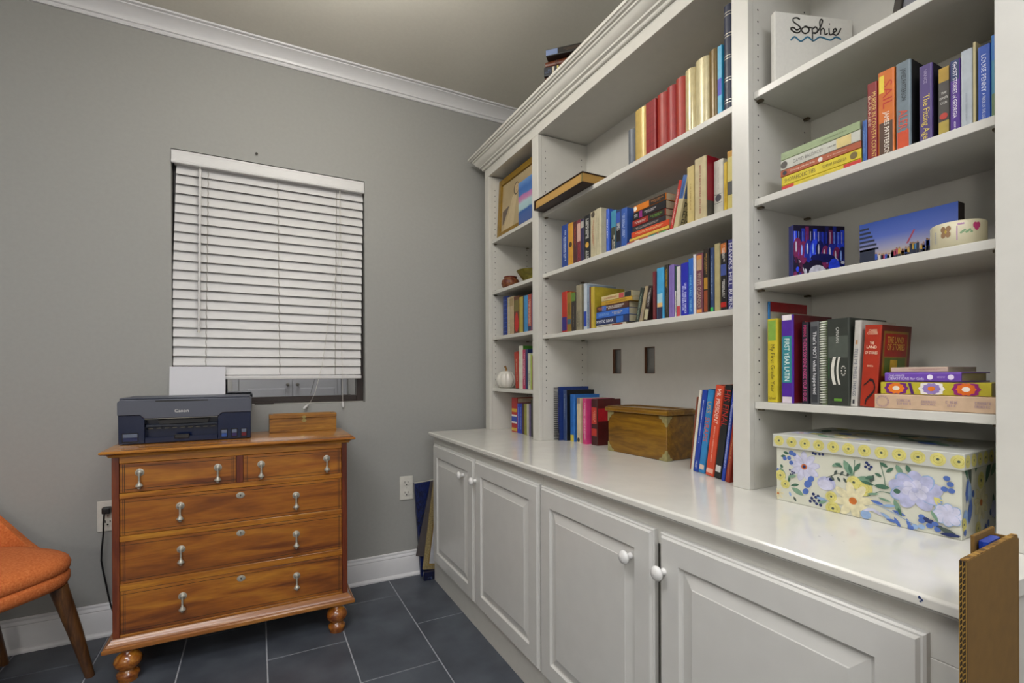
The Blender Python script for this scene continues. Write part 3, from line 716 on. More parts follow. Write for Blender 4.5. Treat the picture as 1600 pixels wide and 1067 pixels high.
# rows: kind (U upright, S lying in a stack, T leaning), spine x, left y, right y, z, height or thickness, depth, binding, colour, label, print, lean
BOOKS={
 'M3':[
  ('U',1.2213,-1.2944,-1.3266,1.8815,0.1431,0.15,'r','5a6068','thin silver grey book,leftmost on the top shelf of the centre bay',[],0.0),
  ('U',1.2213,-1.3285,-1.3912,1.8815,0.1964,0.16,'R','c0a45c','shiny gold book with rounded spine beside the thin silver book',[],0.0),
  ('U',1.2213,-1.3922,-1.44,1.8815,0.1954,0.16,'h','8c1f22','crimson patterned book between the gold book and the plain red ones',[('g','6d1218')],0.0),
  ('U',1.2213,-1.4409,-1.485,1.8815,0.1971,0.16,'r','99291a','rust red book with a grooved spine,second of the four red books',[],0.0),
  ('U',1.2213,-1.4858,-1.5252,1.8815,0.2002,0.16,'r','931c18','plain deep red book with rounded spine,third of the four red books',[],0.0),
  ('U',1.2213,-1.5258,-1.5643,1.8815,0.207,0.165,'r','9b2c18','tallest red book,right next to the foil wrapped book',[],0.0),
  ('U',1.2213,-1.5651,-1.6049,1.8815,0.2131,0.17,'F','c4b68a','glossy champagne foil wrapped book on the top shelf of the centre bay',[],0.0),
  ('U',1.2213,-1.6056,-1.6577,1.8815,0.2194,0.18,'R','c2b68c','thick cream gold book with rounded spine on the top centre shelf',[],0.0),
  ('U',1.2213,-1.6584,-1.6948,1.8815,0.2205,0.19,'R','6b5524','dark olive gold book beside the blue and cyan book',[],0.0),
  ('U',1.2213,-1.6954,-1.7113,1.8815,0.2168,0.19,'p','2f9bc4','thin cyan and blue book beside the banded navy volume',[('b',0.45,0.68,'1c34b0')],0.0),
  ('U',1.2213,-1.7122,-1.7431,1.8815,0.3216,0.2,'n','2b3046','tall navy leather volume with paired silver bands on its spine',[],0.0),
 ],
 'M2':[
  ('U',1.2113,-0.8698,-0.917,1.595,0.1917,0.11,'p','1c3c86','dark blue paperback at the far left end of the middle centre shelf',[('d',0.1,0.9,'c8d4ea',0.5)],0.0),
  ('U',1.2113,-0.9197,-0.9568,1.595,0.1868,0.11,'p','c08c28','mustard yellow paperback next to the dark blue one on the middle shelf',[('c0',0.5,'3a2a18')],0.0),
  ('U',1.2113,-0.9588,-0.9867,1.595,0.1838,0.11,'p','4c2424','dark brown red paperback right of the mustard yellow one',[('d',0.1,0.6,'b04a38',0.5)],0.0),
  ('U',1.2113,-0.9886,-1.0129,1.595,0.1831,0.11,'p','6c2430','maroon paperback with a pale pink title panel on the middle shelf',[('b',0.08,0.5,'c9a090'),('d',0.55,0.9,'b34a4a',0.5)],0.0),
  ('U',1.2113,-1.0142,-1.0362,1.595,0.179,0.11,'p','2a2448','narrow navy paperback left of the black one with a yellow disc',[('b',0.05,0.2,'a8a49a')],0.0),
  ('U',1.2113,-1.038,-1.0807,1.595,0.1859,0.11,'p','17181a','black paperback with large white letters and a yellow disc',[('d',0.06,0.55,'e8e6dc',0.62),('c0',0.66,'d0a040'),('d',0.78,0.98,'e8e6dc',0.6)],0.0),
  ('U',1.2113,-1.0825,-1.1154,1.595,0.1894,0.115,'p','b5ab8c','beige paperback with red spine lettering on the middle centre shelf',[('c0',0.07,'4a4234'),('d',0.16,0.82,'b0684a',0.45)],0.0),
  ('U',1.2113,-1.1165,-1.1495,1.595,0.1914,0.16,'h','b8b092','tall thick cream hardcover left of the royal blue book',[('d',0.2,0.7,'8c8468',0.3)],0.0),
  ('U',1.2363,-1.1501,-1.1669,1.595,0.1848,0.12,'h','3a5fc0','royal blue book with white spine lettering on the middle centre shelf',[('d',0.2,0.65,'e4ecf6',0.55)],0.0),
  ('U',1.2413,-1.1763,-1.2047,1.595,0.1701,0.12,'p','3b86a4','teal topped paperback with dark mottled lower spine',[('b',0.38,0.62,'3c4238'),('b',0.62,0.98,'1a1c20'),('d',0.55,0.97,'d8d2c0',0.7)],0.0),
  ('U',1.2363,-1.2117,-1.2388,1.595,0.1608,0.12,'p','20355e','navy and black paperback with white splashes on its spine',[('b',0.05,0.3,'2a50a8'),('b',0.45,0.75,'121418'),('d',0.3,0.5,'d8d8d0',0.8)],0.0),
  ('U',1.2313,-1.2462,-1.2772,1.595,0.1561,0.15,'h','2f55a0','blue hardcover with a navy cover,leaning beside the orange stack',[('d',0.1,0.75,'b8c8e4',0.55)],0.0),
  ('S',1.2213,-1.2917,-1.4948,1.595,0.0158,0.12,'p','a8564e','pink and teal patterned book at the bottom of the middle shelf stack',[('b',0.2,0.32,'d8cfc0'),('b',0.55,0.75,'2e7a6e'),('b',0.8,0.97,'4c8a44')],0.0),
  ('S',1.2213,-1.3057,-1.4994,1.6114,0.0104,0.12,'p','c9a548','thin yellow book,second from the bottom of the middle shelf stack',[],0.0),
  ('S',1.2213,-1.3169,-1.4995,1.6224,0.0198,0.12,'p','c2421c','bright orange red book in the middle shelf stack',[('d',0.08,0.9,'e8c890',0.45)],0.0),
  ('S',1.2263,-1.3169,-1.4786,1.6427,0.0197,0.115,'p','2a2a30','charcoal book with grey lettering in the middle shelf stack',[('d',0.06,0.85,'b8a8a0',0.45)],0.0),
  ('S',1.2263,-1.317,-1.4787,1.663,0.0228,0.115,'p','8c2018','red and black book with a white title in the middle shelf stack',[('b',0.5,0.99,'1c1c16'),('d',0.05,0.45,'e8e0d8',0.4),('d',0.55,0.95,'7aa840',0.5)],0.0),
  ('S',1.2263,-1.3199,-1.4798,1.6865,0.0273,0.115,'p','18161a','black book with a purple stripe,second from top of the stack',[('b',0.2,0.3,'8a2070'),('d',0.04,0.18,'e8e8e8',0.5),('d',0.35,0.75,'c8c0c0',0.45)],0.0),
  ('S',1.2263,-1.3244,-1.4813,1.7144,0.0236,0.11,'p','c8711a','orange paperback on top of the middle shelf stack',[('b',0.5,0.99,'241a14'),('d',0.55,0.95,'b8783c',0.5),('c0',0.05,'e8e0d0')],0.0),
  ('T',1.2213,-1.5006,-1.5136,1.595,0.163,0.12,'p','b02c22','narrow red paperback leaning against the stack on the middle shelf',[('d',0.1,0.9,'e8d8d0',0.5)],15.6),
  ('T',1.2213,-1.5165,-1.536,1.595,0.1715,0.13,'p','b8ac84','leaning paperback with a blue top and cream lower cover',[('b',0,0.42,'3c5f98'),('C',0,0.42,'3c5f98'),('d',0.1,0.4,'1c2c50',0.4),('ct','PRO\nFREE\nFIGHT','3c3a30')],15.48),
  ('U',1.2213,-1.5783,-1.6062,1.595,0.1875,0.13,'p','c4b074','pale yellow upright paperback right of the leaning ones',[('d',0.3,0.75,'9c7c3c',0.3)],0.0),
  ('U',1.2113,-1.6168,-1.6611,1.595,0.1944,0.16,'h','b9aa84','very thick cream hardcover with dark red cover on the middle shelf',[('d',0.1,0.9,'8c3a34',0.22),('C',0,0.7,'8c1626'),('C',0.7,1,'4a463e')],0.0),
  ('U',1.2413,-1.664,-1.6985,1.595,0.176,0.13,'h','c8c6ba','light grey white book with thin rules across its spine',[('d',0.12,0.5,'a09c90',0.2),('b',0.58,0.59,'6a6a64'),('b',0.73,0.74,'6a6a64'),('c0',0.65,'44444a')],0.0),
  ('U',1.2313,-1.7085,-1.7198,1.595,0.1553,0.13,'p','c9aa2c','narrow yellow paperback near the right end of the middle shelf',[('d',0.4,0.8,'a86c20',0.4)],0.0),
  ('U',1.2213,-1.7286,-1.7478,1.595,0.1766,0.14,'p','c6b86a','tall cream yellow book with a dark square,rightmost on the middle shelf',[('b',0,0.1,'c08c20'),('b',0.5,0.72,'4a4a48')],0.0),
 ],
 'M1':[
  ('U',1.2113,-0.8689,-0.9084,1.309,0.1817,0.11,'p','a82a1c','bright red paperback at the far left end of the lower centre shelf',[('b',0.62,0.95,'2c2470')],0.0),
  ('U',1.2113,-0.9103,-0.9408,1.309,0.1735,0.11,'p','8a6a20','gold and green mottled paperback beside the bright red one',[('d',0.25,0.6,'2c2c20',0.5),('b',0.68,0.8,'2a5068')],0.0),
  ('U',1.2113,-0.9426,-0.975,1.309,0.1672,0.115,'p','2c2620','dark brown paperback with a leaf green top on the lower shelf',[('b',0,0.22,'5a7a30'),('d',0.35,0.9,'8c8474',0.3)],0.0),
  ('U',1.2113,-0.9778,-1.0127,1.309,0.1936,0.16,'h','8c846c','tall grey beige hardcover on the lower shelf of the centre bay',[('d',0.55,0.95,'4c4a3c',0.6)],0.0),
  ('U',1.2113,-1.0327,-1.0549,1.309,0.1914,0.14,'p','b4bcc4','tall white paperback with a deep blue lower spine',[('b',0.6,0.93,'1f3c98')],0.0),
  ('U',1.2113,-1.0557,-1.0713,1.309,0.1837,0.14,'p','7c8c9c','slim grey blue book with small spotted pattern',[('d',0.35,0.95,'2c4468',0.7)],0.0),
  ('U',1.2113,-1.0725,-1.0802,1.309,0.1729,0.13,'p','5a1f1c','very thin dark red book left of the yellow hardcover',[],0.0),
  ('U',1.2113,-1.0815,-1.1015,1.309,0.1704,0.16,'h','b39a38','yellow hardcover standing left of the lower shelf stack',[('C',0,1,'a8962c'),('b',0,0.4,'c0a834')],0.0),
  ('S',1.2213,-1.1057,-1.2836,1.309,0.0109,0.115,'p','bcb6a6','white and brown paperback at the bottom of the lower shelf stack',[('b',0.55,0.9,'7c3a2a'),('d',0.05,0.5,'3c3c40',0.5)],0.0),
  ('S',1.2213,-1.1026,-1.2987,1.3205,0.0262,0.115,'p','1e2c56','navy paperback titled in white capitals in the lower shelf stack',[('t','MYSTIC RIVER',0.03,0.56,'e8ecf4',0.42),('b',0.65,0.85,'2a60b0')],0.0),
  ('S',1.2213,-1.106,-1.2988,1.3474,0.0252,0.115,'p','2f62b8','mid blue paperback with pale lettering in the lower shelf stack',[('d',0.05,0.45,'84acdc',0.5),('d',0.5,0.85,'d8d0b0',0.55)],0.0),
  ('S',1.2213,-1.1082,-1.299,1.3732,0.0229,0.115,'p','4a2a24','dark paperback with jumbled bright letters in the lower shelf stack',[('b',0.18,0.32,'3c64b0'),('d',0.03,0.25,'d88c60',0.6),('d',0.3,0.9,'e4e0d8',0.65)],0.0),
  ('S',1.2213,-1.1394,-1.3171,1.3966,0.0158,0.12,'p','b8902c','yellow paperback,second from the top of the lower shelf stack',[('d',0.1,0.9,'7c5a20',0.45)],0.0),
  ('S',1.2213,-1.1395,-1.3156,1.413,0.02,0.12,'p','bfae7c','cream paperback with pink and black blocks atop the lower shelf stack',[('b',0.6,0.76,'b04848'),('b',0.78,0.99,'262a2c'),('d',0.08,0.55,'a84438',0.4)],0.0),
  ('T',1.2213,-1.3343,-1.3517,1.309,0.1249,0.115,'p','2c342c','blackish green paperback leaning on the lower shelf stack',[('d',0.1,0.95,'9cb09c',0.5)],13.19),
  ('T',1.2213,-1.354,-1.3694,1.309,0.128,0.12,'p','a09070','tan paperback leaning beside the blackish green one',[('d',0.65,0.98,'5a4a8c',0.4)],14.37),
  ('T',1.2213,-1.3778,-1.3964,1.309,0.1249,0.12,'p','2c1f1c','dark brown leaning paperback with white lettering on the lower shelf',[('d',0.05,0.6,'d8d4cc',0.6),('b',0.65,0.95,'b0a888')],12.2),
  ('U',1.2213,-1.4227,-1.4383,1.309,0.1704,0.12,'h','6a2028','narrow maroon hardcover left of the sky blue book',[('d',0.1,0.9,'b0706c',0.35)],0.0),
  ('U',1.2113,-1.4528,-1.4834,1.309,0.1748,0.14,'h','3d97c4','sky blue hardcover with a sunset at the foot of its spine',[('b',0.5,0.68,'9cc4d0'),('b',0.68,0.76,'dcb070'),('b',0.76,1,'2a2a44')],0.0),
  ('U',1.2163,-1.484,-1.5001,1.309,0.1807,0.13,'p','2c2618','black paperback with tall yellow title on the lower centre shelf',[('d',0.06,0.45,'c8a020',0.5),('d',0.5,0.9,'6a6450',0.5)],0.0),
  ('U',1.2163,-1.5035,-1.5246,1.309,0.1758,0.14,'p','7c68a8','lilac paperback on the lower shelf of the centre bay',[('d',0.08,0.92,'5c488c',0.3)],0.0),
  ('U',1.2213,-1.5252,-1.5322,1.309,0.17,0.13,'p','26443c','slim dark green book with white letters beside the lilac one',[('b',0.48,1,'e0ddd4'),('d',0.5,0.98,'26241f',0.6)],0.0),
  ('U',1.2163,-1.5378,-1.5533,1.309,0.1645,0.13,'p','c9c6c4','narrow white book with a coral red foot',[('b',0.78,1,'b8404a')],0.0),
  ('U',1.2113,-1.5592,-1.5896,1.309,0.1693,0.15,'h','2026a0','vivid ultramarine hardcover on the lower centre shelf',[('d',0.35,0.98,'c8ccf0',0.7)],0.0),
  ('U',1.2113,-1.5912,-1.6096,1.309,0.1786,0.15,'p','235fae','blue book with pale cyan name on its lower spine',[('t','FANNIE FLAGG',0.3,0.66,'7cc4e8',0.4),('d',0.7,0.95,'90d0f0',0.5)],0.0),
  ('U',1.2113,-1.6108,-1.6202,1.309,0.1873,0.15,'p','cfcdd0','very thin white book between the blue and mauve books',[],0.0),
  ('U',1.2113,-1.6213,-1.6474,1.309,0.1867,0.15,'h','6c3c48','mauve brown book with an orange and cream panel at the top',[('b',0.03,0.1,'c07a3c'),('b',0.1,0.28,'b0906c'),('t','WHITE OLEANDER',0.32,0.9,'b8a48c',0.5),('b',0.92,0.98,'d08a4c')],0.0),
  ('U',1.2113,-1.6489,-1.6689,1.309,0.1959,0.15,'h','261e18','black book with amber capitals and orange panels on the lower shelf',[('d',0.05,0.42,'b08a48',0.6),('b',0.45,0.63,'a87c24'),('b',0.65,0.98,'8c4424')],0.0),
  ('U',1.2163,-1.6695,-1.6836,1.309,0.1944,0.15,'h','283c64','dark slate blue book with a small green foot',[('d',0.08,0.85,'9cb0cc',0.45),('b',0.92,1,'3cb054')],0.0),
  ('U',1.2163,-1.6854,-1.7056,1.309,0.2029,0.16,'h','a89c70','plain cream cloth book near the right end of the lower shelf',[],0.0),
  ('U',1.2113,-1.712,-1.7335,1.309,0.2051,0.15,'p','1d1a1c','black book with blue,orange and red patches on its spine',[('b',0.04,0.18,'b8682c'),('d',0.05,0.32,'e8e4dc',0.5),('b',0.34,0.5,'3c4c8c'),('d',0.54,0.84,'e8e4dc',0.5),('b',0.88,0.95,'b02018')],0.0),
  ('U',1.2113,-1.7365,-1.7564,1.309,0.202,0.15,'h','3c3c78','violet navy book titled in white,rightmost on the lower centre shelf',[('t','HAWKS HILL BURN',0.05,0.98,'d8d8e0',0.6)],0.0),
 ],
 'M0L':[
  ('U',1.266,-0.748,-0.76,0.811,0.254,0.17,'s','1c3474','tall blue spiral bound notebook against the left side of the counter',[('b',0.3,0.7,'20309c'),('b',0.8,1,'1a1a22'),('d',0.85,0.98,'d0d0d8',0.6)],0.0),
  ('U',1.286,-0.762,-0.788,0.811,0.239,0.1625,'h','3a4c74','slate navy hardcover with a black cover beside the spiral notebook',[('C',0,1,'101218'),('d',0.05,0.6,'a8b4cc',0.4)],0.0),
  ('U',1.303,-0.796,-0.83,0.811,0.2182,0.1455,'h','2c6cb8','bright blue hardcover in the row left of the wooden chest',[('b',0.86,1,'c8b848'),('d',0.05,0.7,'1c3c88',0.3)],0.0),
  ('U',1.298,-0.857,-0.884,0.811,0.2042,0.1505,'p','c4b496','beige paperback between the blue and the pink books',[('b',0,0.12,'8c7c70'),('c0',0.93,'2c2c2c')],0.0),
  ('U',1.3,-0.9,-0.927,0.811,0.2038,0.1485,'p','c43a74','magenta pink paperback with white spine lettering',[('d',0.05,0.95,'f0d0dc',0.55)],0.0),
  ('U',1.316,-0.942,-0.985,0.811,0.203,0.13,'h','3c1a18','thick dark brown leather book with two red spine labels',[('b',0.18,0.54,'b03428'),('b',0.64,0.8,'b03428'),('d',0.24,0.5,'d89c7c',0.5),('C',0,1,'4c1010'),('C',0.2,0.48,'a01420')],0.0),
 ],
 'M0R':[
  ('T',1.262,-1.5477,-1.553,0.811,0.2399,0.15,'p','8c4a34','thin brown book,leftmost of the leaning row by the chest',[],7.07),
  ('T',1.243,-1.5687,-1.578,0.811,0.2627,0.17,'p','d0cabc','thin cream white book in the leaning counter row',[],7.93),
  ('T',1.242,-1.5785,-1.5987,0.811,0.2629,0.17,'h','1c3c98','royal blue hardcover in the leaning row on the counter',[('d',0.12,0.65,'d0d8ec',0.3),('d',0.86,0.97,'d8dcec',0.4)],8.53),
  ('T',1.24,-1.6012,-1.6253,0.811,0.2651,0.17,'h','2e7eb8','sky blue book with red and gold title letters leaning on the counter',[('t','USS',0.14,0.28,'c89c50',0.6),('t','SERAPIS',0.33,0.62,'c8542c',0.65),('b',0.9,0.96,'d8c0b0')],8.58),
  ('T',1.225,-1.6417,-1.6722,0.811,0.2789,0.17,'h','c8482c','orange red hardcover with white title leaning on the counter',[('t','MR. PRESIDENT',0.04,0.42,'f0dcd0',0.45),('d',0.45,0.85,'e8b8a4',0.25),('b',0.92,0.97,'e8b09c')],8.4),
  ('T',1.215,-1.6818,-1.7065,0.811,0.2805,0.17,'h','1e2222','black hardcover with tall red capitals leaning on the counter',[('t','HIS FINAL',0.05,0.44,'b02a22',0.85),('b',0.86,0.93,'c8c8c4')],8.45),
  ('T',1.204,-1.7173,-1.7281,0.811,0.2713,0.16,'p','2440a0','narrow blue book with white script beside the black one',[('d',0.1,0.9,'d0d8f0',0.6)],8.5),
  ('T',1.2,-1.733,-1.748,0.811,0.2,0.155,'h','8c2c18','rusty red hardcover leaning against the right divider',[('d',0.3,0.95,'d89c6c',0.4)],8.58),
 ],
 'L2':[
  ('U',1.2213,-0.243,-0.3097,1.339,0.2189,0.17,'n2','1d3478','dark blue cloth album,leftmost in the left bay book row',[],0.0),
  ('U',1.2213,-0.3124,-0.3853,1.339,0.2066,0.17,'s2','b09c7c','tan cookbook with a white ring binding in the left bay',[('b',0.05,0.25,'9c8860')],0.0),
  ('U',1.2213,-0.3887,-0.447,1.339,0.1998,0.17,'p','5c3420','dark brown cookbook with a red pepper on its spine',[('b',0.1,0.4,'6c6434'),('pep',0.42,0.95,'b82a24')],0.0),
  ('U',1.2213,-0.4501,-0.4876,1.339,0.1895,0.16,'p','a8983c','olive yellow book in the middle of the left bay row',[],0.0),
  ('U',1.2213,-0.4892,-0.5015,1.339,0.1925,0.16,'p','1c2438','thin black navy book left of the light blue one',[],0.0),
  ('U',1.2213,-0.5031,-0.5407,1.339,0.1894,0.16,'p','3f86b8','light blue book in the left bay row',[],0.0),
  ('U',1.2213,-0.5422,-0.576,1.339,0.1905,0.16,'p','a84a38','red and white mottled book in the left bay row',[('d',0.1,0.9,'e0c8b8',0.7),('b',0.85,0.97,'2c3c5c')],0.0),
  ('U',1.2213,-0.5774,-0.6004,1.339,0.1887,0.16,'p','3c2c5c','dark purple book partly behind the left divider',[],0.0),
 ],
 'L1':[
  ('T',1.2513,-0.3496,-0.3929,1.0476,0.1984,0.12,'p','a83424','small red book leaning behind the white pumpkin jar',[('d',0.2,0.8,'d8c8a8',0.35)],-5.01),
  ('U',1.2313,-0.4261,-0.4642,1.0476,0.2267,0.17,'p','d0cdbc','tall white book with a green cover beside the pumpkin jar',[('C',0,1,'4c8c34')],0.0),
  ('U',1.2263,-0.4753,-0.5037,1.0476,0.2047,0.16,'p','b03058','pink dotted book in the row beside the pumpkin jar',[('d',0.05,0.95,'e8d0d8',0.7)],0.0),
  ('U',1.2263,-0.5047,-0.5293,1.0476,0.206,0.16,'p','23305c','narrow navy book beside the pink dotted one',[],0.0),
  ('U',1.2263,-0.5313,-0.5544,1.0476,0.1841,0.15,'p','c4c8b0','narrow pale book with black marks beside the navy one',[('d',0.45,0.9,'1c2018',0.7)],0.0),
  ('U',1.2263,-0.5554,-0.5709,1.0476,0.1755,0.15,'p','a0b050','thin lime green book beside the pumpkin jar row',[],0.0),
  ('U',1.2263,-0.5719,-0.5893,1.0476,0.1698,0.15,'p','7c4c34','thin brown book at the right end of the pumpkin shelf',[],0.0),
 ],
 'L0':[
  ('U',1.245,-0.3135,-0.3778,0.811,0.1866,0.13,'p','b02a2a',"red children's book with coloured blocks on the counter in the left bay",[('b',0.32,0.42,'c8a030'),('b',0.5,0.75,'e0dcd8'),('b',0.55,0.7,'2848a8'),('b',0.88,0.97,'c8a848'),('C',0.02,0.14,'c8b49c')],0.0),
  ('U',1.24,-0.3893,-0.4134,0.811,0.1579,0.115,'p','2440b0','bright blue paperback,first of a pair in the left bay counter row',[('d',0.1,0.9,'a8b8e8',0.5)],0.0),
  ('U',1.24,-0.4146,-0.4394,0.811,0.1592,0.115,'p','2038a0','second of two bright blue paperbacks in the left bay counter row',[('d',0.1,0.9,'a0b0e0',0.5)],0.0),
  ('U',1.236,-0.449,-0.4711,0.811,0.1594,0.115,'p','4c3430','dark brown paperback beside the pair of blue ones',[],0.0),
  ('U',1.232,-0.4794,-0.5043,0.811,0.1612,0.115,'p','8c8c3c','olive green paperback in the left bay counter row',[],0.0),
  ('U',1.228,-0.5125,-0.5348,0.811,0.1614,0.115,'p','b4b0a0','pale grey paperback in the left bay counter row',[],0.0),
  ('U',1.224,-0.5429,-0.5606,0.811,0.162,0.115,'p','5c5078','narrow greyish purple paperback in the left bay counter row',[],0.0),
  ('U',1.222,-0.5663,-0.5929,0.811,0.184,0.12,'p','34362c','dark olive book at the right end of the left bay counter row',[],0.0),
 ],
 'R3':[
  ('S',1.2113,-1.9022,-2.0906,1.5945,0.0158,0.12,'p','c8b42c','yellow paperback with red ends at the bottom of the upper right stack',[('b',0,0.17,'b8302c'),('b',0.8,1,'b8302c'),('d',0.25,0.75,'b0a040',0.45)],0.0),
  ('S',1.2113,-1.9023,-2.0898,1.6109,0.0228,0.12,'p','c9b62a','yellow paperback with black script in the upper right stack',[('t','SHOPAHOLIC TIES',0.04,0.46,'3c3418',0.42),('t','SOPHIE KINSELLA',0.55,0.84,'5a4c20',0.3),('c0',0.92,'6c5a2c')],0.0),
  ('S',1.2113,-1.8992,-2.0896,1.6344,0.0164,0.12,'p','a05030','rust brown paperback with pale italic title in the upper right stack',[('t','Dancing with the Bells',0.14,0.46,'e4d0bc',0.35),('c0',0.53,'d8d4cc'),('d',0.62,0.85,'d8bca8',0.25),('c0',0.06,'242430')],0.0),
  ('S',1.2113,-1.8993,-2.0884,1.6514,0.0251,0.12,'p','b8b8ac','white paperback with a yellow sticker in the upper right stack',[('t','DAVID BALDACCI',0.18,0.56,'5c5c58',0.34),('d',0.62,0.72,'6c6c64',0.25),('b',0.73,0.9,'ccb878'),('c0',0.05,'4a4640')],0.0),
  ('S',1.2113,-1.9005,-2.0876,1.6771,0.0194,0.125,'p','8c9c74','pale green paperback on top of the upper right stack',[('d',0.55,0.85,'5c6c48',0.3)],0.0),
  ('U',1.2113,-2.0925,-2.1012,1.5945,0.097,0.1,'p','2c5494','small thin blue book right of the yellow stack',[('d',0.1,0.9,'7ca0d0',0.5)],0.0),
  ('U',1.2113,-2.1018,-2.1224,1.5945,0.174,0.16,'h','7c1c1c','dark red hardcover with gold title beside the thin blue book',[('t','MURDER IN COWETA COUNTY',0.13,0.99,'d8b060',0.42,0.18),('t','BARNES',0.16,0.55,'d8b8a0',0.2,-0.25)],0.0),
  ('U',1.2113,-2.1232,-2.1554,1.5945,0.1868,0.17,'h','c0641c','orange hardcover titled SAIL in red with a yellow sticker',[('b',0.6,0.97,'4c3424'),('t','SAIL',0.13,0.44,'b02c1c',0.55,0.1),('t','JAMES PATTERSON',0.48,0.98,'e4dccc',0.4),('stk',0.05,0.25,'d8c038')],0.0),
  ('U',1.2113,-2.1573,-2.1844,1.5945,0.1871,0.17,'h','68757c','thick grey hardcover with a fiery orange lower spine',[('b',0.78,1,'c0461c'),('C',0,1,'1a1a1c'),('t','JAMES PATTERSON',0.08,0.44,'24282c',0.4),('t','ALERT',0.54,0.82,'c84a30',0.6)],0.0),
  ('U',1.2163,-2.1965,-2.2191,1.5945,0.1614,0.17,'h','4c3c70','purple hardcover with yellow script title in the upper right row',[('C',0,1,'1c1828'),('t','VANCE',0.06,0.24,'a89cb8',0.22),('t','The Fitting Age',0.38,0.94,'d8c050',0.62)],0.0),
  ('U',1.2213,-2.2266,-2.2455,1.5945,0.1414,0.13,'p','4c4844','grey paperback with gold ornamental ends in the upper right row',[('b',0,0.2,'a88830'),('b',0.76,1,'a89440'),('h','THE',0.36,'e0dcd4',0.45),('h','DANTE',0.43,'e0dcd4',0.7),('h','CLUB',0.5,'e0dcd4',0.55),('c0',0.69,'b0382c')],0.0),
  ('U',1.2113,-2.2496,-2.2649,1.5945,0.1415,0.14,'p','4c2c80','purple and blue paperback with white capitals in the upper right row',[('b',0,0.28,'23345c'),('t','GHOST STORIES of GEORGIA',0.03,0.8,'e8e4ec',0.4),('d',0.85,0.98,'e0d8e8',0.35)],0.0),
  ('U',1.2113,-2.2655,-2.2837,1.5945,0.1511,0.16,'h','a9b0b6','plain pale grey hardcover in the upper right row',[('d',0.55,0.9,'98a0a8',0.3)],0.0),
  ('U',1.2113,-2.2843,-2.2885,1.5945,0.1586,0.15,'p','b8ac80','thin cream board standing beside the pale grey hardcover',[],0.0),
  ('U',1.2113,-2.2905,-2.3094,1.5945,0.1444,0.16,'h','1f4aa4','royal blue hardcover with white title near the right end stile',[('t','LOUISE PENNY',0.12,0.6,'d8e0f0',0.36),('t','A TRICK OF THE LIGHT',0.62,0.99,'c8d4ec',0.26)],0.0),
  ('U',1.2113,-2.31,-2.3189,1.5945,0.1554,0.16,'h','3a7c98','tall teal blue book,rightmost in the upper right row',[('b',0,0.3,'2c6cb4'),('b',0.7,1,'5c7450')],0.0),
 ],
 'R1':[
  ('U',1.245,-1.838,-1.843,1.0485,0.2731,0.17,'p','2f78b4',"tall thin children's book with blue spine and red topped cover",[('C',0,1,'b8b4a4'),('C',0,0.1,'9c1c24')],0.0),
  ('U',1.2113,-1.8592,-1.8877,1.0485,0.2206,0.15,'h','c2b02c','yellow first grade book with a green picture at its top',[('b',0.02,0.26,'7ca040'),('d',0.27,0.29,'1c1c1c',1.0),('t','My First Grade Year',0.31,0.88,'3c3818',0.5),('h','School',0.95,'3c3818',0.7)],0.0),
  ('U',1.2113,-1.8987,-1.9305,1.0485,0.2266,0.17,'h','4c2490','purple textbook with a teal title panel on the lower right shelf',[('C',0,1,'5c141c'),('b',0.0,0.06,'e0d8d8'),('b',0.24,0.77,'2c7c84'),('t','FIRST YEAR LATIN',0.27,0.75,'dce8e0',0.42),('b',0.93,1,'cfc4cc')],0.0),
  ('U',1.245,-1.933,-1.942,1.0485,0.2094,0.13,'p','8c1418','dark red book half hidden right of the purple textbook',[('b',0,0.3,'1a1014')],0.0),
  ('U',1.2213,-1.9459,-1.9635,1.0485,0.2046,0.15,'h','1c1a26','black hardcover with bright pink title on the lower right shelf',[('t',"THERE'S SOMEONE INSIDE YOUR HOUSE",0.2,0.97,'d05890',0.5),('t','PERKINS',0.04,0.18,'c03c70',0.4)],0.0),
  ('U',1.2163,-1.97,-1.9922,1.0485,0.2033,0.15,'h','56585a','grey book with white hand lettered title on the lower right shelf',[('b',0.06,0.98,'34363a'),('t',"That's NOT what happened",0.12,0.88,'e4e4e4',0.5)],0.0),
  ('U',1.2263,-1.9928,-2.0055,1.0485,0.2037,0.14,'w','9cac84','pale green comb bound book left of the thick black novel',[],0.0),
  ('U',1.2113,-2.0138,-2.0643,1.0485,0.2046,0.16,'h','30342e','very thick black and grey novel with a white ribbon emblem',[('b',0.2,0.45,'4a5048'),('t','CANAAN',0.1,0.28,'c0c0b8',0.14,-0.02),('rib',0.44,0.76,'cfccc0'),('d',0.45,0.7,'4c9c50',0.06,-0.4),('b2',0.92,0.95,'5c8c30')],0.0),
  ('T',1.2113,-2.065,-2.0791,1.0485,0.1963,0.15,'h','b8b4ac','white hardcover with spaced grey title on the lower right shelf',[('t','TELL ME THREE THINGS',0.33,0.88,'4c5468',0.5),('b2',0.92,0.97,'24262c'),('b2',0.23,0.28,'a87c54')],3.0),
  ('T',1.2113,-2.0851,-2.1177,1.0485,0.1823,0.13,'p','a02f1a','thick red fantasy paperback with a swan on its spine',[('h','CHRIS',0.07,'e4c8a8',0.5),('h','COLFER',0.1,'e4c8a8',0.65),('h','THE',0.22,'f0dcc0',0.25),('h','LAND',0.27,'f0dcc0',0.62),('h','OF STORIES',0.34,'f0dcc0',0.75),('h','BOOK 6',0.5,'e4c8a8',0.35),('swan',0.66,0.98,'1e1416'),('cov',)],3.83),
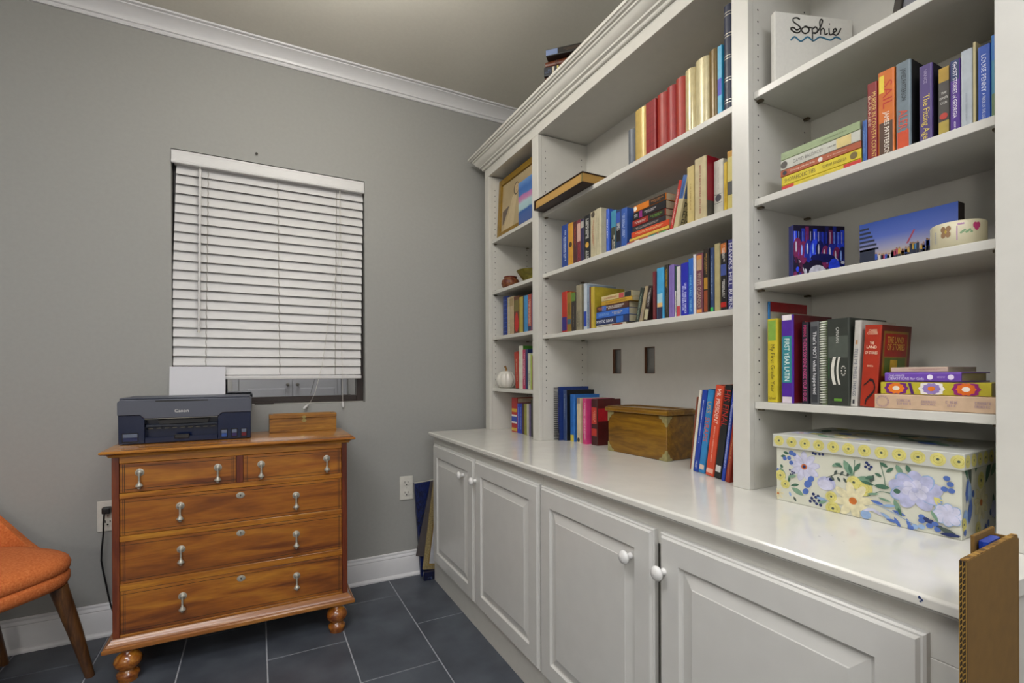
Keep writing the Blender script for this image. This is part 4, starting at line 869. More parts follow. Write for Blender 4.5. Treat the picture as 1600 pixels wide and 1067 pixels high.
  ('S',1.1993,-2.1215,-2.3204,1.0485,0.0306,0.15,'p','c4a88c','blush pink book at the bottom of the lower right stack',[('ring',0.06,0.09,'a0848c'),('d',0.2,0.35,'a08890',0.5),('d',0.42,0.55,'a08890',0.4),('d',0.62,0.72,'a08890',0.5),('d',0.84,0.97,'a08890',0.5)],0.0),
  ('S',1.2113,-2.1274,-2.3092,1.0797,0.0256,0.13,'x','b4a830','floral patterned journal in purple,orange and lime on the lower stack',[('flo',)],0.0),
  ('S',1.2113,-2.1354,-2.2653,1.106,0.02,0.13,'h','6a44a4','violet hardcover in the lower right stack,above the floral journal',[('t','ONE-MINUTE',0.06,0.28,'e0d8ec',0.22,0.15),('t','DEVOTIONS for Girls',0.06,0.54,'e0d8ec',0.28,-0.15),('c0',0.62,'e8e0f0'),('d',0.7,0.82,'c0a8dc',0.3),('c0',0.88,'e0d4ec')],0.0),
  ('S',1.2213,-2.1425,-2.2407,1.1265,0.0103,0.13,'p','bfa898','thin pale pink book on top of the lower right stack',[('d',0.3,0.9,'a88078',0.4)],0.0),
 ],
 'TOP':[
 ],
}
SHELF_GROUP = {'M3': 'books on the top centre shelf', 'M2': 'books on the middle centre shelf', 'M1': 'books on the lower centre shelf', 'M0L': 'books left of the wooden chest', 'M0R': 'books leaning right of the wooden chest', 'L2': 'tall books in the left bay', 'L1': 'books beside the pumpkin jar', 'L0': 'small books on the counter in the left bay', 'R3': 'books on the upper right shelf', 'R1': 'books on the lower right shelf', 'TOP': 'books on top of the bookcase'}

# ------------------------------------------------------------------ books
M_page = paint('a8a083', rough=.85, vary=.12, scale=60, stretch=(1, 40, 1), name='page_edges')
M_wire = paint('3c3c3c', rough=.35, metal=.4)
def letters(g, c, ex, ey, length, h, mi, rnd):
    """rows of small illegible strokes"""
    c, ex, ey = Vector(c), Vector(ex), Vector(ey)
    p = -length/2
    def bar(u0, u1, v0, v1): g.quad(c+ex*u0+ey*v0, c+ex*u1+ey*v0, c+ex*u1+ey*v1, c+ex*u0+ey*v1, mi)
    while p < length/2-.3*h:
        w_ = h*rnd.uniform(.38, .6); st = h*.17
        k = rnd.random()
        if k < .15: p += h*.5; continue
        bar(p, p+st, -h/2, h/2)
        if k < .55: bar(p+w_-st, p+w_, -h/2, h/2)
        if k < .8: bar(p+st, p+w_-st, -st/2, st/2)
        if k > .4: bar(p+st, p+w_, h/2-st, h/2)
        if k > .6: bar(p+st, p+w_, -h/2, -h/2+st)
        p += w_+h*.16
def book(row):
    kind, X, ya, yb, z, hh, dep, style, col, label, deco, ang = row
    if kind == 'S': t, h = hh, ya-yb
    else: t, h = ya-yb, hh
    hard = style in 'hrRFnn2' and style not in ('p', 's', 's2', 'w', 'x')
    name = 'hardcover_book' if hard else {'s': 'spiral_notebook', 's2': 'spiral_notebook', 'w': 'comb_bound_book', 'x': 'journal'}.get(style, 'paperback_book')
    if kind == 'S': loc, rot = (X, yb, z+t/2), (-math.pi/2, 0, 0)
    elif kind == 'T':
        a_ = math.radians(ang)
        lift = abs(math.sin(a_))*t/2
        loc, rot = (X, (ya+yb)/2, z+lift+.0002), (a_, 0, 0)
    else: loc, rot = (X, (ya+yb)/2, z+.0002), (0, 0, 0)
    e = thing(name, label, 'book', loc, rot)
    rnd = random.Random(label)
    bt = min(.0024, t*.18) if hard else min(.0008, t*.12)
    y0, y1 = -t/2, t/2
    rough = {'F': .18, 'R': .3}.get(style, .42 if hard else .38)
    metal = {'F': .15, 'R': .1}.get(style, 0.)
    mc = paint(col, rough=rough, vary=.10, scale=35, metal=metal)
    # cover outline: y across the thickness, x into the shelf
    if style in ('r', 'R', 'F', 'n', 'n2'):
        bul = min(t*.38, .012); N = 8; front = []
        for i in range(N+1):
            u = -1+2*i/N; front.append((bul*(1-math.sqrt(max(0, 1-u*u*.98))), y0+(u+1)/2*t))
    elif hard:
        c_ = min(.0035, t*.2); front = [(c_, y0), (.0008, y0+c_*.35), (0, y0+c_), (0, y1-c_), (.0008, y1-c_*.35), (c_, y1)]
    else:
        c_ = min(.0012, t*.15); front = [(c_, y0), (0, y0+c_), (0, y1-c_), (c_, y1)]
    inner = [(dep, y1-bt), (.012 if style in ('r', 'R', 'F', 'n', 'n2') else .004, y1-bt), (.012 if style in ('r', 'R', 'F', 'n', 'n2') else .004, y0+bt), (dep, y0+bt)]
    prof = [(dep, y0)]+front+[(dep, y1)]+inner
    cov = G().prism(prof, 'z', 0, h).build('cover', mc, e, world=False, smooth=style in ('r', 'R', 'F', 'n', 'n2'), angle=30)
    rz = .004 if hard else .0004
    G().box(inner[1][0]+.0005, dep-(.006 if hard else .0005), y0+bt+.0001, y1-bt-.0001, rz, h-rz).build('pages', M_page, e, world=False)
    # print on the spine and on the cover that faces the camera
    mats, idx = [], {}
    def mi(c):
        if c not in idx: idx[c] = len(mats); mats.append(paint(c, rough=.45, vary=.08, scale=60))
        return idx[c]
    g = G(); gc = G(); lay = 0
    cmats, cidx = [], {}
    def ci(c):
        if c not in cidx: cidx[c] = len(cmats); cmats.append(paint(c, rough=.4, vary=.15, scale=40))
        return cidx[c]
    hw = t/2-(.0035 if hard and t > .012 else .0012)
    if hw < t*.3: hw = t*.36
    EX, EY = (0, 0, -1), (0, -1, 0)
    for d in deco:
        lay += 1; xx = -.00012*lay-.0002; yc_ = -t/2-.00012*lay-.0002
        k = d[0]
        zz = lambda f: h*(1-f)
        if k in ('b', 'b2', 'stk'):
            ya_, yb_ = {'b': (hw, -hw), 'b2': (hw*.4, -hw*.4), 'stk': (hw, hw*.25)}[k]
            gq = G(); gq.keep = True; gq.quad((xx, ya_, zz(d[2])), (xx, yb_, zz(d[2])), (xx, yb_, zz(d[1])), (xx, ya_, zz(d[1])))
            gq.build('sticker' if k == 'stk' else 'spine_panel', paint(d[3], rough=.45, vary=.08, scale=60), e, world=False)
        elif k == 'c0':
            gq = G(); gq.keep = True; gq.disc((xx, 0, zz(d[1])), min(hw*.8, .012), '-x')
            gq.build('spine_emblem', paint(d[2], rough=.45, vary=.08, scale=60), e, world=False)
        elif k == 'ring':
            for r_ in (.9, .75):
                for i in range(16):
                    a0, a1 = i*math.pi/8, (i+.8)*math.pi/8; R_ = hw*r_
                    cz = zz((d[1]+d[2])/2)
                    g.quad((xx, R_*math.cos(a0), cz+R_*math.sin(a0)), (xx, R_*math.cos(a1), cz+R_*math.sin(a1)), (xx, R_*.9*math.cos(a1), cz+R_*.9*math.sin(a1)), (xx, R_*.9*math.cos(a0), cz+R_*.9*math.sin(a0)), mi(d[3]))
        elif k == 'd':
            off = d[5]*t if len(d) > 5 else 0
            hh_ = t*d[4]*.8
            if d[4] >= .4 and d[4] < .95:
                letters(g, (xx, -off-hh_*.27, zz((d[1]+d[2])/2)), EX, EY, h*(d[2]-d[1])*.9, hh_*.42, mi(d[3]), rnd)
                letters(g, (xx, -off+hh_*.27, zz((d[1]+d[2])/2)), EX, EY, h*(d[2]-d[1])*rnd.uniform(.5, .95), hh_*.36, mi(d[3]), rnd)
            else: letters(g, (xx, -off, zz((d[1]+d[2])/2)), EX, EY, h*(d[2]-d[1]), hh_*.6, mi(d[3]), rnd)
        elif k == 't':
            off = d[6]*t if len(d) > 6 else 0
            put_text(g, d[1], (xx, -off, zz((d[2]+d[3])/2)), EX, EY, h*(d[3]-d[2]), t*d[5], mi(d[4]), fit=True)
        elif k == 'h': put_text(g, d[1], (xx, 0, zz(d[2])), (0, -1, 0), (0, 0, 1), t*d[4], h*.032, mi(d[3]))
        elif k == 'C':
            gq = G(); gq.keep = True; gq.quad((.004, yc_, zz(d[2])), (dep-.0005, yc_, zz(d[2])), (dep-.0005, yc_, zz(d[1])), (.004, yc_, zz(d[1])))
            gq.build('cover_panel', paint(d[3], rough=.4, vary=.15, scale=40), e, world=False)
        elif k == 'ct': put_text(gc, d[1], (.05, yc_, h*.3), (1, 0, 0), (0, 0, 1), .08, .075, ci(d[2]))
        elif k == 'g':
            for i in range(1, 9): g.quad((xx, hw, zz(i/9+.003)), (xx, -hw, zz(i/9+.003)), (xx, -hw, zz(i/9-.003)), (xx, hw, zz(i/9-.003)), mi(d[1]))
            for i in (-1, 0, 1): g.quad((xx, i*hw*.6+.0006, 0), (xx, i*hw*.6-.0006, 0), (xx, i*hw*.6-.0006, h), (xx, i*hw*.6+.0006, h), mi(d[1]))
        elif k == 'pep':
            za, zb = zz(d[2]), zz(d[1]); vs = []
            for i in range(12):
                a_ = 2*math.pi*i/12; vs.append((xx, -hw*.1-hw*.85*math.cos(a_)*(1 if math.sin(a_) < .3 else .7), (za+zb)/2+(zb-za)/2*math.sin(a_)))
            g.add(vs, [tuple(range(12))], mi(d[3]))
        elif k == 'swan':
            za, zb = zz(d[2]), zz(d[1]); H_ = zb-za
            pts = [(.7, .75), (.3, .85), (-.05, .98), (-.5, .95), (-.78, .75), (-.72, .55), (-.35, .4), (.15, .25), (.35, .1), (.3, 0)]
            for i in range(len(pts)-1):
                (u0, v0), (u1, v1) = pts[i], pts[i+1]; w_ = .09 if i > 1 else .05
                d_ = Vector((u1-u0, v1-v0)).normalized(); nx, ny = -d_.y*w_, d_.x*w_
                g.quad(*[(xx, q[0]*hw, za+q[1]*H_) for q in ((u0+nx, v0+ny*.6), (u1+nx, v1+ny*.6), (u1-nx, v1-ny*.6), (u0-nx, v0-ny*.6))], mi(d[3]))
        elif k == 'rib':
            za, zb = zz(d[2]), zz(d[1]); H_ = zb-za
            for off_, w_ in ((.35, .16), (-.15, .10)):
                for i in range(8):
                    q0, q1 = i/8, (i+1)/8
                    y_0, y_1 = hw*(off_+.22*math.sin(math.pi*q0)), hw*(off_+.22*math.sin(math.pi*q1))
                    g.quad((xx, y_0+hw*w_, za+H_*q0), (xx, y_0-hw*w_, za+H_*q0), (xx, y_1-hw*w_, za+H_*q1), (xx, y_1+hw*w_, za+H_*q1), mi(d[3]))
            for i in range(10):
                a_ = i*math.pi/5; g.disc((xx, -hw*(.55+.2*math.cos(a_)), (za+zb)/2+hw*.5*math.sin(a_)), .0016, '-x', n=6, mi=mi(d[3]))
        elif k == 'flo':
            cols = [('6c1f74', 'd8741c', 'e0d8c8'), ('e0dcd8', '8c78b4', 'd8741c'), ('8c1c6c', 'd86a1c', 'e8dcd0')]
            for i, f in enumerate((.16, .5, .8)):
                for r_, c_ in zip((1.5, 1.05, .45), cols[i]):
                    lay += 1; xx = -.0001*lay-.0002
                    n_ = 20; vs = []
                    for q in range(n_):
                        a_ = 2*math.pi*q/n_; R_ = hw*r_*(1 if q % 2 else .86)
                        vs.append((xx, max(-hw, min(hw, R_*math.cos(a_))), zz(f)+1.3*R_*math.sin(a_)))
                    g.add(vs, [tuple(range(n_))], mi(c_))
            g.quad((xx, hw, zz(.34)), (xx, -hw, zz(.31)), (xx, -hw, zz(.28)), (xx, hw, zz(.31)), mi('4c1c68'))
        elif k == 'cov':
            def rc(x0_, x1_, f0, f1, c_, L_):
                yy = -t/2-.0002-.00012*L_
                gc.quad((x0_, yy, zz(f1)), (x1_, yy, zz(f1)), (x1_, yy, zz(f0)), (x0_, yy, zz(f0)), ci(c_))
            rc(.004, dep-.001, 0, 1, '5c1812', 0); rc(.012, dep-.012, .07, .62, '7a5c1c', 1); rc(.017, dep-.017, .1, .38, '8c1c12', 2)
            rc(.02, dep-.02, .4, .6, '4c5c1c', 3); rc(.045, .075, .42, .6, 'b08c20', 4)
            put_text(gc, 'THE LAND\nOF STORIES', (dep/2, -t/2-.001, h*.78), (1, 0, 0), (0, 0, 1), .075, .03, ci('c8a040'))
    g.keep = gc.keep = True
    if g.f: g.build('spine_lettering', mats, e, world=False)['kind'] = 'stuff'
    if gc.f: gc.build('cover_print', cmats, e, world=False)
    if style == 'n' or style == 'n2':
        rows_ = [.11, .135, .31, .335, .51, .535, .71, .735, .905, .93] if style == 'n' else [i/9 for i in range(1, 9)]
        N = 8; bul = min(t*.38, .012); gb = G()
        for i in range(N):
            q = []
            for u in (-1+2*i/N, -1+2*(i+1)/N): q.append((bul*(1-math.sqrt(max(0, 1-u*u*.98)))-.0004, y0+(u+1)/2*t))
            gb.quad((q[0][0], q[0][1], -.0012), (q[1][0], q[1][1], -.0012), (q[1][0], q[1][1], .0012), (q[0][0], q[0][1], .0012))
        o1 = gb.build('spine_band', paint('b4b0a4' if style == 'n' else '3c54a0', rough=.3, metal=.5 if style == 'n' else 0), e, world=False)
        for f in rows_:
            o2 = o1 if f == rows_[0] else o1.copy()
            if o2 is not o1: COL.objects.link(o2)
            o2.location = (0, 0, h*f)
    if style in ('s', 's2', 'w'):
        gb = G(); nr = 26 if style == 's' else 34; rr = {'s': .013, 's2': .004, 'w': .006}[style]
        for i in range(nr):
            zc = h*(.025+.95*i/(nr-1)); yy = t*.15 if style != 'w' else 0
            pts = [(-rr*.6+rr*math.cos(a_), yy, zc+rr*.0+ .002*math.sin(a_/2)) for a_ in [0]]
            pts = [(-rr*.75+rr*math.cos(a_), yy+rr*math.sin(a_), zc+.0015*a_/6.28) for a_ in [j*math.pi/4 for j in range(9)]]
            gb.tube(pts, .0016 if style != 'w' else .0019, n=4)
        gb.build('coil', M_wire if style == 's' else paint('c8cabc', rough=.4), e, world=False)
    return e
for shelf, rows in BOOKS.items():
    for r in rows:
        o = book(r)
        o['group'] = SHELF_GROUP[shelf]

# ------------------------------------------------------------------ old volumes lying on top of the bookcase
tb = [(.050, .155, 'h', '4a2214', 'rust red book at the bottom of the pile on top of the bookcase', 2.379, 1.128, -.868),
      (.040, .150, 'h', '161a24', 'black book with cream bars in the pile on top of the bookcase', 2.4296, 1.126, -.866),
      (.028, .150, 'r', '5c2c14', 'brown leather book, second from top of the pile on the bookcase', 2.4702, 1.124, -.874),
      (.030, .140, 'h', '1c1a18', 'dark book with light blue spine label topping the pile on the bookcase', 2.4988, 1.122, -.892)]
for i, (t_, dep, st, c, lab, z, x, yl) in enumerate(tb):
    deco = [[], [('b', .16, .2, 'b8b09c'), ('b', .25, .28, 'c0b060'), ('d', .03, .14, '4c5c7c', .5)], [('b', .2, .215, '2c140a'), ('b', .24, .255, '2c140a')], [('b', 0.0, .22, '6c7ca0'), ('d', .3, .9, '5c4838', .5)]][i]
    o = book(['S', x, yl, yl-.235, z, t_, dep, st, c, lab, deco, 0.]); o['group'] = 'books on top of the bookcase'
    o.rotation_euler = (-math.pi/2, 0, math.radians(41+(0, 2, -1, 3)[i])); o.location = (x+.155, yl-.177, z+t_/2)

# ------------------------------------------------------------------ leather album lying on the top centre shelf
al = thing('photo_album', 'large brown leather album lying over the edge of the top centre shelf', 'album', (1.28, -.94, 1.8815))
M_leather = paint('2c1812', rough=.38, vary=.2, scale=60, bump=.1)
x0, x1, ya, yb, z0 = 1.138, 1.405, -1.128, -.752, 1.8815
for za, zb in ((z0, z0+.004), (z0+.040, z0+.044)): G().box(x0, x1, ya, yb, za, zb).build('cover_board', M_leather, al, bevel=.0012)
G().box(x0+.005, x1-.02, ya+.005, yb-.006, z0+.0043, z0+.0397).build('gilt_pages', paint('b08a4a', rough=.4, vary=.12, scale=50, stretch=(1, 1, 60)), al)
G().box(x0, x1, yb+.0004, yb+.006, z0, z0+.044).build('spine', M_leather, al, bevel=.002)
G().box(x0+.0035, x0+.0047, ya+.004, ya+.013, z0+.006, z0+.038).build('clasp_strap', M_brass, al)

# ------------------------------------------------------------------ left bay: portrait, small canvas, pots, pumpkin jar
pf = thing('framed_portrait', 'gold framed faded portrait of a child in white, top of the left bay', 'picture frame', (1.215, -.425, 1.8898))
pf.rotation_euler = (0, math.radians(3), 0)
M_gild = paint('8c6c1e', rough=.4, vary=.18, scale=30, metal=.3)
W2, H2, F2 = .230, .335, .034
for a in ((-W2, -W2+F2, 0, H2), (W2-F2, W2, 0, H2), (-W2+F2, W2-F2, 0, F2), (-W2+F2, W2-F2, H2-F2, H2)):
    G().box(0, .018, a[0], a[1], a[2], a[3]).build('moulding', M_gild, pf, world=False, bevel=.004, seg=2)
G().box(.010, .014, -W2+F2+.0003, W2-F2-.0003, F2+.0003, H2-F2-.0003).build('sepia_print', blotch('sepia_paper', ['9c8a66', 'a89672', 'b09e7c'], scale=6, rough=.5), pf, world=False)
gp = G(); gp.keep = True
def fig(g_, pts, mi_, x=.0096): g_.add([(x, -p, q) for p, q in pts], [tuple(range(len(pts)))], mi_)
fig(gp, [(-.196+.01, .04), (-.05, .04), (-.02, .215), (-.045, .215), (-.075, .20), (-.11, .12), (-.17, .05)], 0, .0098)
fig(gp, [(-.18, .07), (-.165, .08), (-.105, .165), (-.185, .15)], 1, .0097)
for i, (r_, c_) in enumerate(((.030, 2), (.024, 3))):
    gp.disc((.0096-.0001*i, .030-(.004 if i else 0), .235), r_, '-x', n=20, mi=c_, sy=1.15)
for dx, dz, r_ in ((-.008, .006, .0028), (.008, .006, .0028), (0, -.012, .004)): gp.disc((.0093, .026-dx, .235+dz), r_, '-x', n=8, mi=2, sy=.6)
gp.build('portrait_figure', [paint('b8a682', rough=.5), paint('5c5048', rough=.5), paint('5a4c38', rough=.5), paint('b49c78', rough=.5)], pf, world=False)
cv = thing('small_painting', 'little blue and pink abstract canvas in front of the gold portrait', 'painting', (1.1935, -.583, 1.8885))
G().box(0, .012, -.085, .085, 0, .215).build('canvas', paint('a8a498', rough=.7), cv, world=False, bevel=.001)
m, nt, b = base_mat('soft_colour_bands')
tc = nt.nodes.new('ShaderNodeTexCoord'); sp = nt.nodes.new('ShaderNodeSeparateXYZ'); nz = nt.nodes.new('ShaderNodeTexNoise'); nz.inputs['Scale'].default_value = 14
ad = nt.nodes.new('ShaderNodeMath'); ad.operation = 'MULTIPLY_ADD'; ad.inputs[1].default_value = .07
a2 = nt.nodes.new('ShaderNodeMath'); a2.operation = 'MULTIPLY_ADD'; a2.inputs[1].default_value = 4.3
rp = nt.nodes.new('ShaderNodeValToRGB'); e = rp.color_ramp.elements
e[0].position = 0; e[0].color = lin('4a5c8c')+(1,); e[1].position = 1; e[1].color = lin('5c84b8')+(1,)
for p_, c_ in ((.3, '3c5890'), (.36, '285490'), (.40, '94b0b4'), (.52, '9cb8bc'), (.6, 'b0789c'), (.68, 'a86898'), (.72, '3f6ca8'), (.85, '3460a0')):
    k = e.new(p_); k.color = lin(c_)+(1,)
L = nt.links.new
L(tc.outputs['Object'], sp.inputs[0]); L(tc.outputs['Object'], nz.inputs['Vector'])
L(sp.outputs['Z'], a2.inputs[0]); a2.inputs[2].default_value = 0.03
L(nz.outputs['Fac'], ad.inputs[0]); L(a2.outputs[0], ad.inputs[2]); ad.inputs[1].default_value = .12
L(ad.outputs[0], rp.inputs[0]); L(rp.outputs[0], b.inputs['Base Color']); b.inputs['Roughness'].default_value = .6
G().box(-.0006, -.0001, -.084, .084, .001, .214).build('painted_face', m, cv, world=False)
jp = thing('clay_pot', 'small brown patterned clay pot in the left bay', 'pot', (1.252, -.292, 1.597))
M_clay = blotch('painted_clay', ['2c120c', '5c2416', '7c5028', '4a1a14'], scale=60, rough=.5, detail=3)
G().lathe([(0, .001), (.030, .0005), (.044, .012), (.051, .030), (.048, .048), (.036, .058), (.034, .062), (.036, .068), (.033, .070), (.029, .062), (.0, .055)], n=26).build('pot_body', M_clay, jp, world=False, smooth=True, angle=60)
G().lathe([(.0365, .0), (.0385, .003), (.0365, .006)], (0, 0, .064), n=26).build('rim', paint('6c2418', rough=.5), jp, world=False, smooth=True)
jo = thing('olive_bowl', 'olive green leaf shaped bowl behind the clay pot in the left bay', 'bowl', (1.335, -.40, 1.597))
G().lathe([(0, .002), (.035, .0005), (.040, .01), (.060, .045), (.092, .088), (.090, .090), (.055, .048), (.03, .014), (0, .012)], n=28, lobes=4, depth=.08).build('bowl_body', blotch('olive_glaze', ['4a4414', '6c6420', '867a30'], scale=40, rough=.3, detail=3), jo, world=False, smooth=True, angle=70)
pj = thing('pumpkin_jar', 'white ceramic pumpkin jar with gold stem in the left bay', 'jar', (1.243, -.254, 1.0478))
M_cer = paint('cfccc2', rough=.22, vary=.02, name='cream_glaze')
prof = [(0, .001), (.034, .0005), (.046, .010), (.056, .028), (.0585, .046), (.054, .064), (.046, .076), (.0455, .078)]
G().lathe(prof, n=64, lobes=8, depth=.10).build('jar_body', M_cer, pj, world=False, smooth=True, angle=75)
ld = G().lathe([(.0455, .0790), (.040, .085), (.030, .0925), (.016, .0965), (0, .096)], n=64, lobes=8, depth=.10).build('jar_lid', M_cer, pj, world=False, smooth=True, angle=75)
G().tube([(0, 0, .095), (.001, .001, .106), (.000, .006, .116), (-.002, .012, .122)], [.008, .0055, .005, .0062], n=8).build('stem', paint('8c6430', rough=.35, metal=.4), ld, world=False, smooth=True)

# ------------------------------------------------------------------ wooden chest on the counter
W_ch = wood('yellow_oak_chest', '54380a', '7c560e', '94701a', stretch=(9, 1.2, 9), scale=3, rough=.3, coat=.3)
wc = thing('wooden_chest', 'yellow brown wooden chest with brass corners on the counter', 'chest', (1.3575, -1.2575, ZCT+.0006), (0, 0, math.radians(3)))
hx, hy, hz = .072, .1535, .160
G().box(-hx, hx, -hy, hy, 0, hz).build('chest_body', W_ch, wc, world=False, bevel=.002)
g = G().box(-hx-.010, hx+.006, -hy-.010, hy+.010, hz+.002, hz+.020)
ld = g.build('lid', W_ch, wc, world=False, bevel=.005, seg=2)
g = G()
for a in ((-hx-.002, hx-.002, -hy-.002, -hy+.022), (-hx-.002, hx-.002, hy-.022, hy+.002), (hx-.020, hx-.002, -hy+.0225, hy-.0225), (-hx-.002, -hx+.018, -hy+.0225, hy-.0225)): g.box(*a, hz+.0202, hz+.0238)
g.build('lid_rim', W_ch, ld, world=False, bevel=.001)
M_brc = paint('a8a070', rough=.35, metal=.55, vary=.15, scale=80, name='pale_brass')
for sy in (-1, 1):
    for sz in (0, 1):
        L_ = .036; zc = 0 if sz == 0 else hz; dz = 1 if sz == 0 else -1
        pts = [(0, 0), (L_, 0), (L_*.93, L_*.25), (L_*.62, L_*.32), (L_*.52, L_*.62), (L_*.28, L_*.7), (L_*.2, L_), (0, L_*1.05)]
        g = G()
        g.prism([(sy*(hy+.0008)-sy*p, zc+dz*q+(0.0002 if sz == 0 else 0)) for p, q in pts], 'x', -hx-.0014, -hx-.0002)
        g.prism([(-hx-.0008+p*.8, zc+dz*q+(0.0002 if sz == 0 else 0)) for p, q in pts], 'y', sy*(hy+.0002), sy*(hy+.0014))
        g.build('brass_corner', M_brc, wc, world=False)

# ------------------------------------------------------------------ floral storage box
fb = thing('floral_box', 'lidded paper storage box printed with flowers on the counter', 'box', (1.147, -1.928, ZCT+.0004), (0, 0, math.radians(2.75)))
BW, BD, BH, LH = .355, .262, .131, .163
M_fbody = paint('c6c6b6', rough=.45, vary=.03, scale=20, name='ivory_paper')
M_flid = paint('b9bab2', rough=.45, vary=.03, scale=20, name='pale_grey_paper')
G().box(0, BD, -BW, 0, 0, BH+.02).build('box_body', M_fbody, fb, world=False, bevel=.001)
lid = G().box(-.006, BD+.006, -BW-.006, .006, BH, LH).build('lid', M_flid, fb, world=False, bevel=.0015)
FC = {'yel': 'c6be70', 'gry': '44504a', 'grn': '6f9078', 'dgn': '3f6450', 'lav': 'a8aac8', 'pale': 'bcbcd0', 'nav': '1f2c5c', 'blu': '4a66a8', 'sky': '86a0c4', 'ora': 'c06a28', 'cream': 'd0c8a4', 'wht': 'd2d2d4', 'yc': 'b4a84c'}
names = list(FC); fm = [paint(FC[n_], rough=.5, vary=.16, scale=70) for n_ in names]
def painter(place, um, vm):
    g_ = G(); g_.keep = True; st = {'L': 0}
    def poly(pts, c_, lift=1):
        pts = [(max(0., min(um, u)), max(.0006, min(vm, v))) for u, v in pts]
        st['L'] += .25
        g_.add([place(u, v, st['L']*.00005+.0002) for u, v in pts], [tuple(range(len(pts)))], names.index(c_))
    def ell(u, v, a, b, c_, rot=0., n=14):
        poly([(u+a*math.cos(t_)*math.cos(rot)-b*math.sin(t_)*math.sin(rot), v+a*math.cos(t_)*math.sin(rot)+b*math.sin(t_)*math.cos(rot)) for t_ in [2*math.pi*i/n for i in range(n)]], c_)
    def leaf(u, v, l, w_, rot, c_):
        pts = []
        for i in range(7): s_ = i/6; pts.append((s_*l, w_*math.sin(math.pi*s_)**.8))
        for i in range(5, 0, -1): s_ = i/6; pts.append((s_*l, -w_*math.sin(math.pi*s_)**.8))
        poly([(u+p*math.cos(rot)-q*math.sin(rot), v+p*math.sin(rot)+q*math.cos(rot)) for p, q in pts], c_)
    def stem(pts, c_, w_=.0007):
        for (u0, v0), (u1, v1) in zip(pts, pts[1:]):
            d_ = Vector((u1-u0, v1-v0)).normalized()*w_
            poly([(u0-d_.y, v0+d_.x), (u0+d_.y, v0-d_.x), (u1+d_.y, v1-d_.x), (u1-d_.y, v1+d_.x)], c_)
    def daisy(u, v, r, n, petal, core, edge=None):
        for i in range(n):
            a_ = 2*math.pi*i/n+.2
            if edge: ell(u+.58*r*math.cos(a_), v+.58*r*math.sin(a_), r*.5, r*.24, edge, a_)
            ell(u+.58*r*math.cos(a_), v+.58*r*math.sin(a_), r*.46, r*.21, petal, a_)
        ell(u, v, r*.2, r*.2, core)
    def rose(u, v, r, c1, c2='gry'):
        ell(u, v, r, r, c1, n=18); ell(u, v, r*.62, r*.62, 'yc' if c1 == 'yel' else c1, n=14); ell(u, v, r*.55, r*.55, c1); ell(u, v, r*.2, r*.2, c2)
    return g_, dict(ell=ell, leaf=leaf, stem=stem, daisy=daisy, rose=rose)
# front of the box: u runs left to right over the width, v up
gF, F_ = painter(lambda u, v, l: (-l, -u, v), BW, BH)
S_ = BW/.73            # drawn in units of the front seen in the photograph
def sc(k): return k*BW
P2 = lambda u, v: (u*BW, v*BH)
def lf(u, v, l, w_, r_, c_): F_['leaf'](*P2(u, v), l*BW, w_*BW, math.radians(r_), c_)
F_['daisy'](*P2(.19, .70), .034, 9, 'pale', 'ora', 'lav'); F_['ell'](*P2(.19, .70), .004, .004, 'nav')
for a in ((.065, .42, .085, .016, 118, 'grn'), (.105, .28, .09, .018, -25, 'grn'), (.10, .31, .06, .010, 18, 'dgn'), (.085, .36, .045, .009, 80, 'dgn'), (.03, .83, .04, .010, 10, 'dgn'), (.05, .92, .04, .010, -15, 'dgn'), (.03, .68, .03, .010, -60, 'dgn'),
          (.09, .20, .035, .008, -70, 'sky'), (.12, .12, .035, .008, -60, 'gry'), (.01, .60, .03, .012, -80, 'blu')): lf(*a)
F_['rose'](*P2(.028, .47), .013, 'yel'); F_['rose'](*P2(.062, .32), .011, 'yel'); F_['daisy'](*P2(.012, .12), .014, 7, 'cream', 'ora')
for u, v, r_ in ((.105, .92, .006), (.125, .9, .005), (.09, .82, .005), (.06, .8, .005), (.105, .74, .005)): F_['ell'](*P2(u, v), r_, r_, 'blu')
for u, v in ((.095, .60), (.11, .57), (.10, .52), (.115, .53), (.125, .56)): F_['ell'](*P2(u, v), .0022, .0022, 'nav')
for u, v, r_ in ((.235, .50, .008), (.215, .40, .010), (.20, .26, .008)): F_['ell'](*P2(u, v), r_, r_*.8, 'blu', .8)
for i, (u, v) in enumerate(((.24, .16), (.255, .12), (.265, .19), (.27, .08), (.285, .14), (.25, .24), (.23, .1), (.28, .22), (.295, .07))): F_['ell'](*P2(u, v), .0035, .0035, 'nav')
lf(.27, .2, .07, .010, -10, 'sky'); lf(.28, .1, .06, .010, 25, 'grn')
F_['ell'](*P2(.33, .47), .020, .016, 'lav'); F_['ell'](*P2(.325, .44), .016, .012, 'pale'); lf(.345, .55, .03, .012, 10, 'nav')
for i in range(6): lf(.36+.018*i, .62+.03*(i % 2), .035, .008, 60 if i % 2 else -60, 'gry')
F_['stem']([P2(.33, .57), P2(.40, .68), P2(.46, .66)], 'gry')
F_['stem']([P2(.49, .62), P2(.495, .95)], 'dgn')
lf(.485, .66, .11, .022, 118, 'grn'); lf(.495, .64, .11, .018, 5, 'grn'); lf(.49, .75, .07, .012, 58, 'dgn'); lf(.475, .7, .06, .01, 100, 'dgn')
F_['rose'](*P2(.49, .57), .014, 'yel'); F_['rose'](*P2(.545, .50), .0165, 'yel')
F_['daisy'](*P2(.485, .26), .040, 8, 'cream', 'ora'); F_['ell'](*P2(.485, .26), .008, .008, 'ora')
F_['rose'](*P2(.36, .26), .012, 'yel'); F_['rose'](*P2(.37, .06), .0155, 'yel')
F_['ell'](*P2(.555, .02+.06), .010, .010, 'sky')
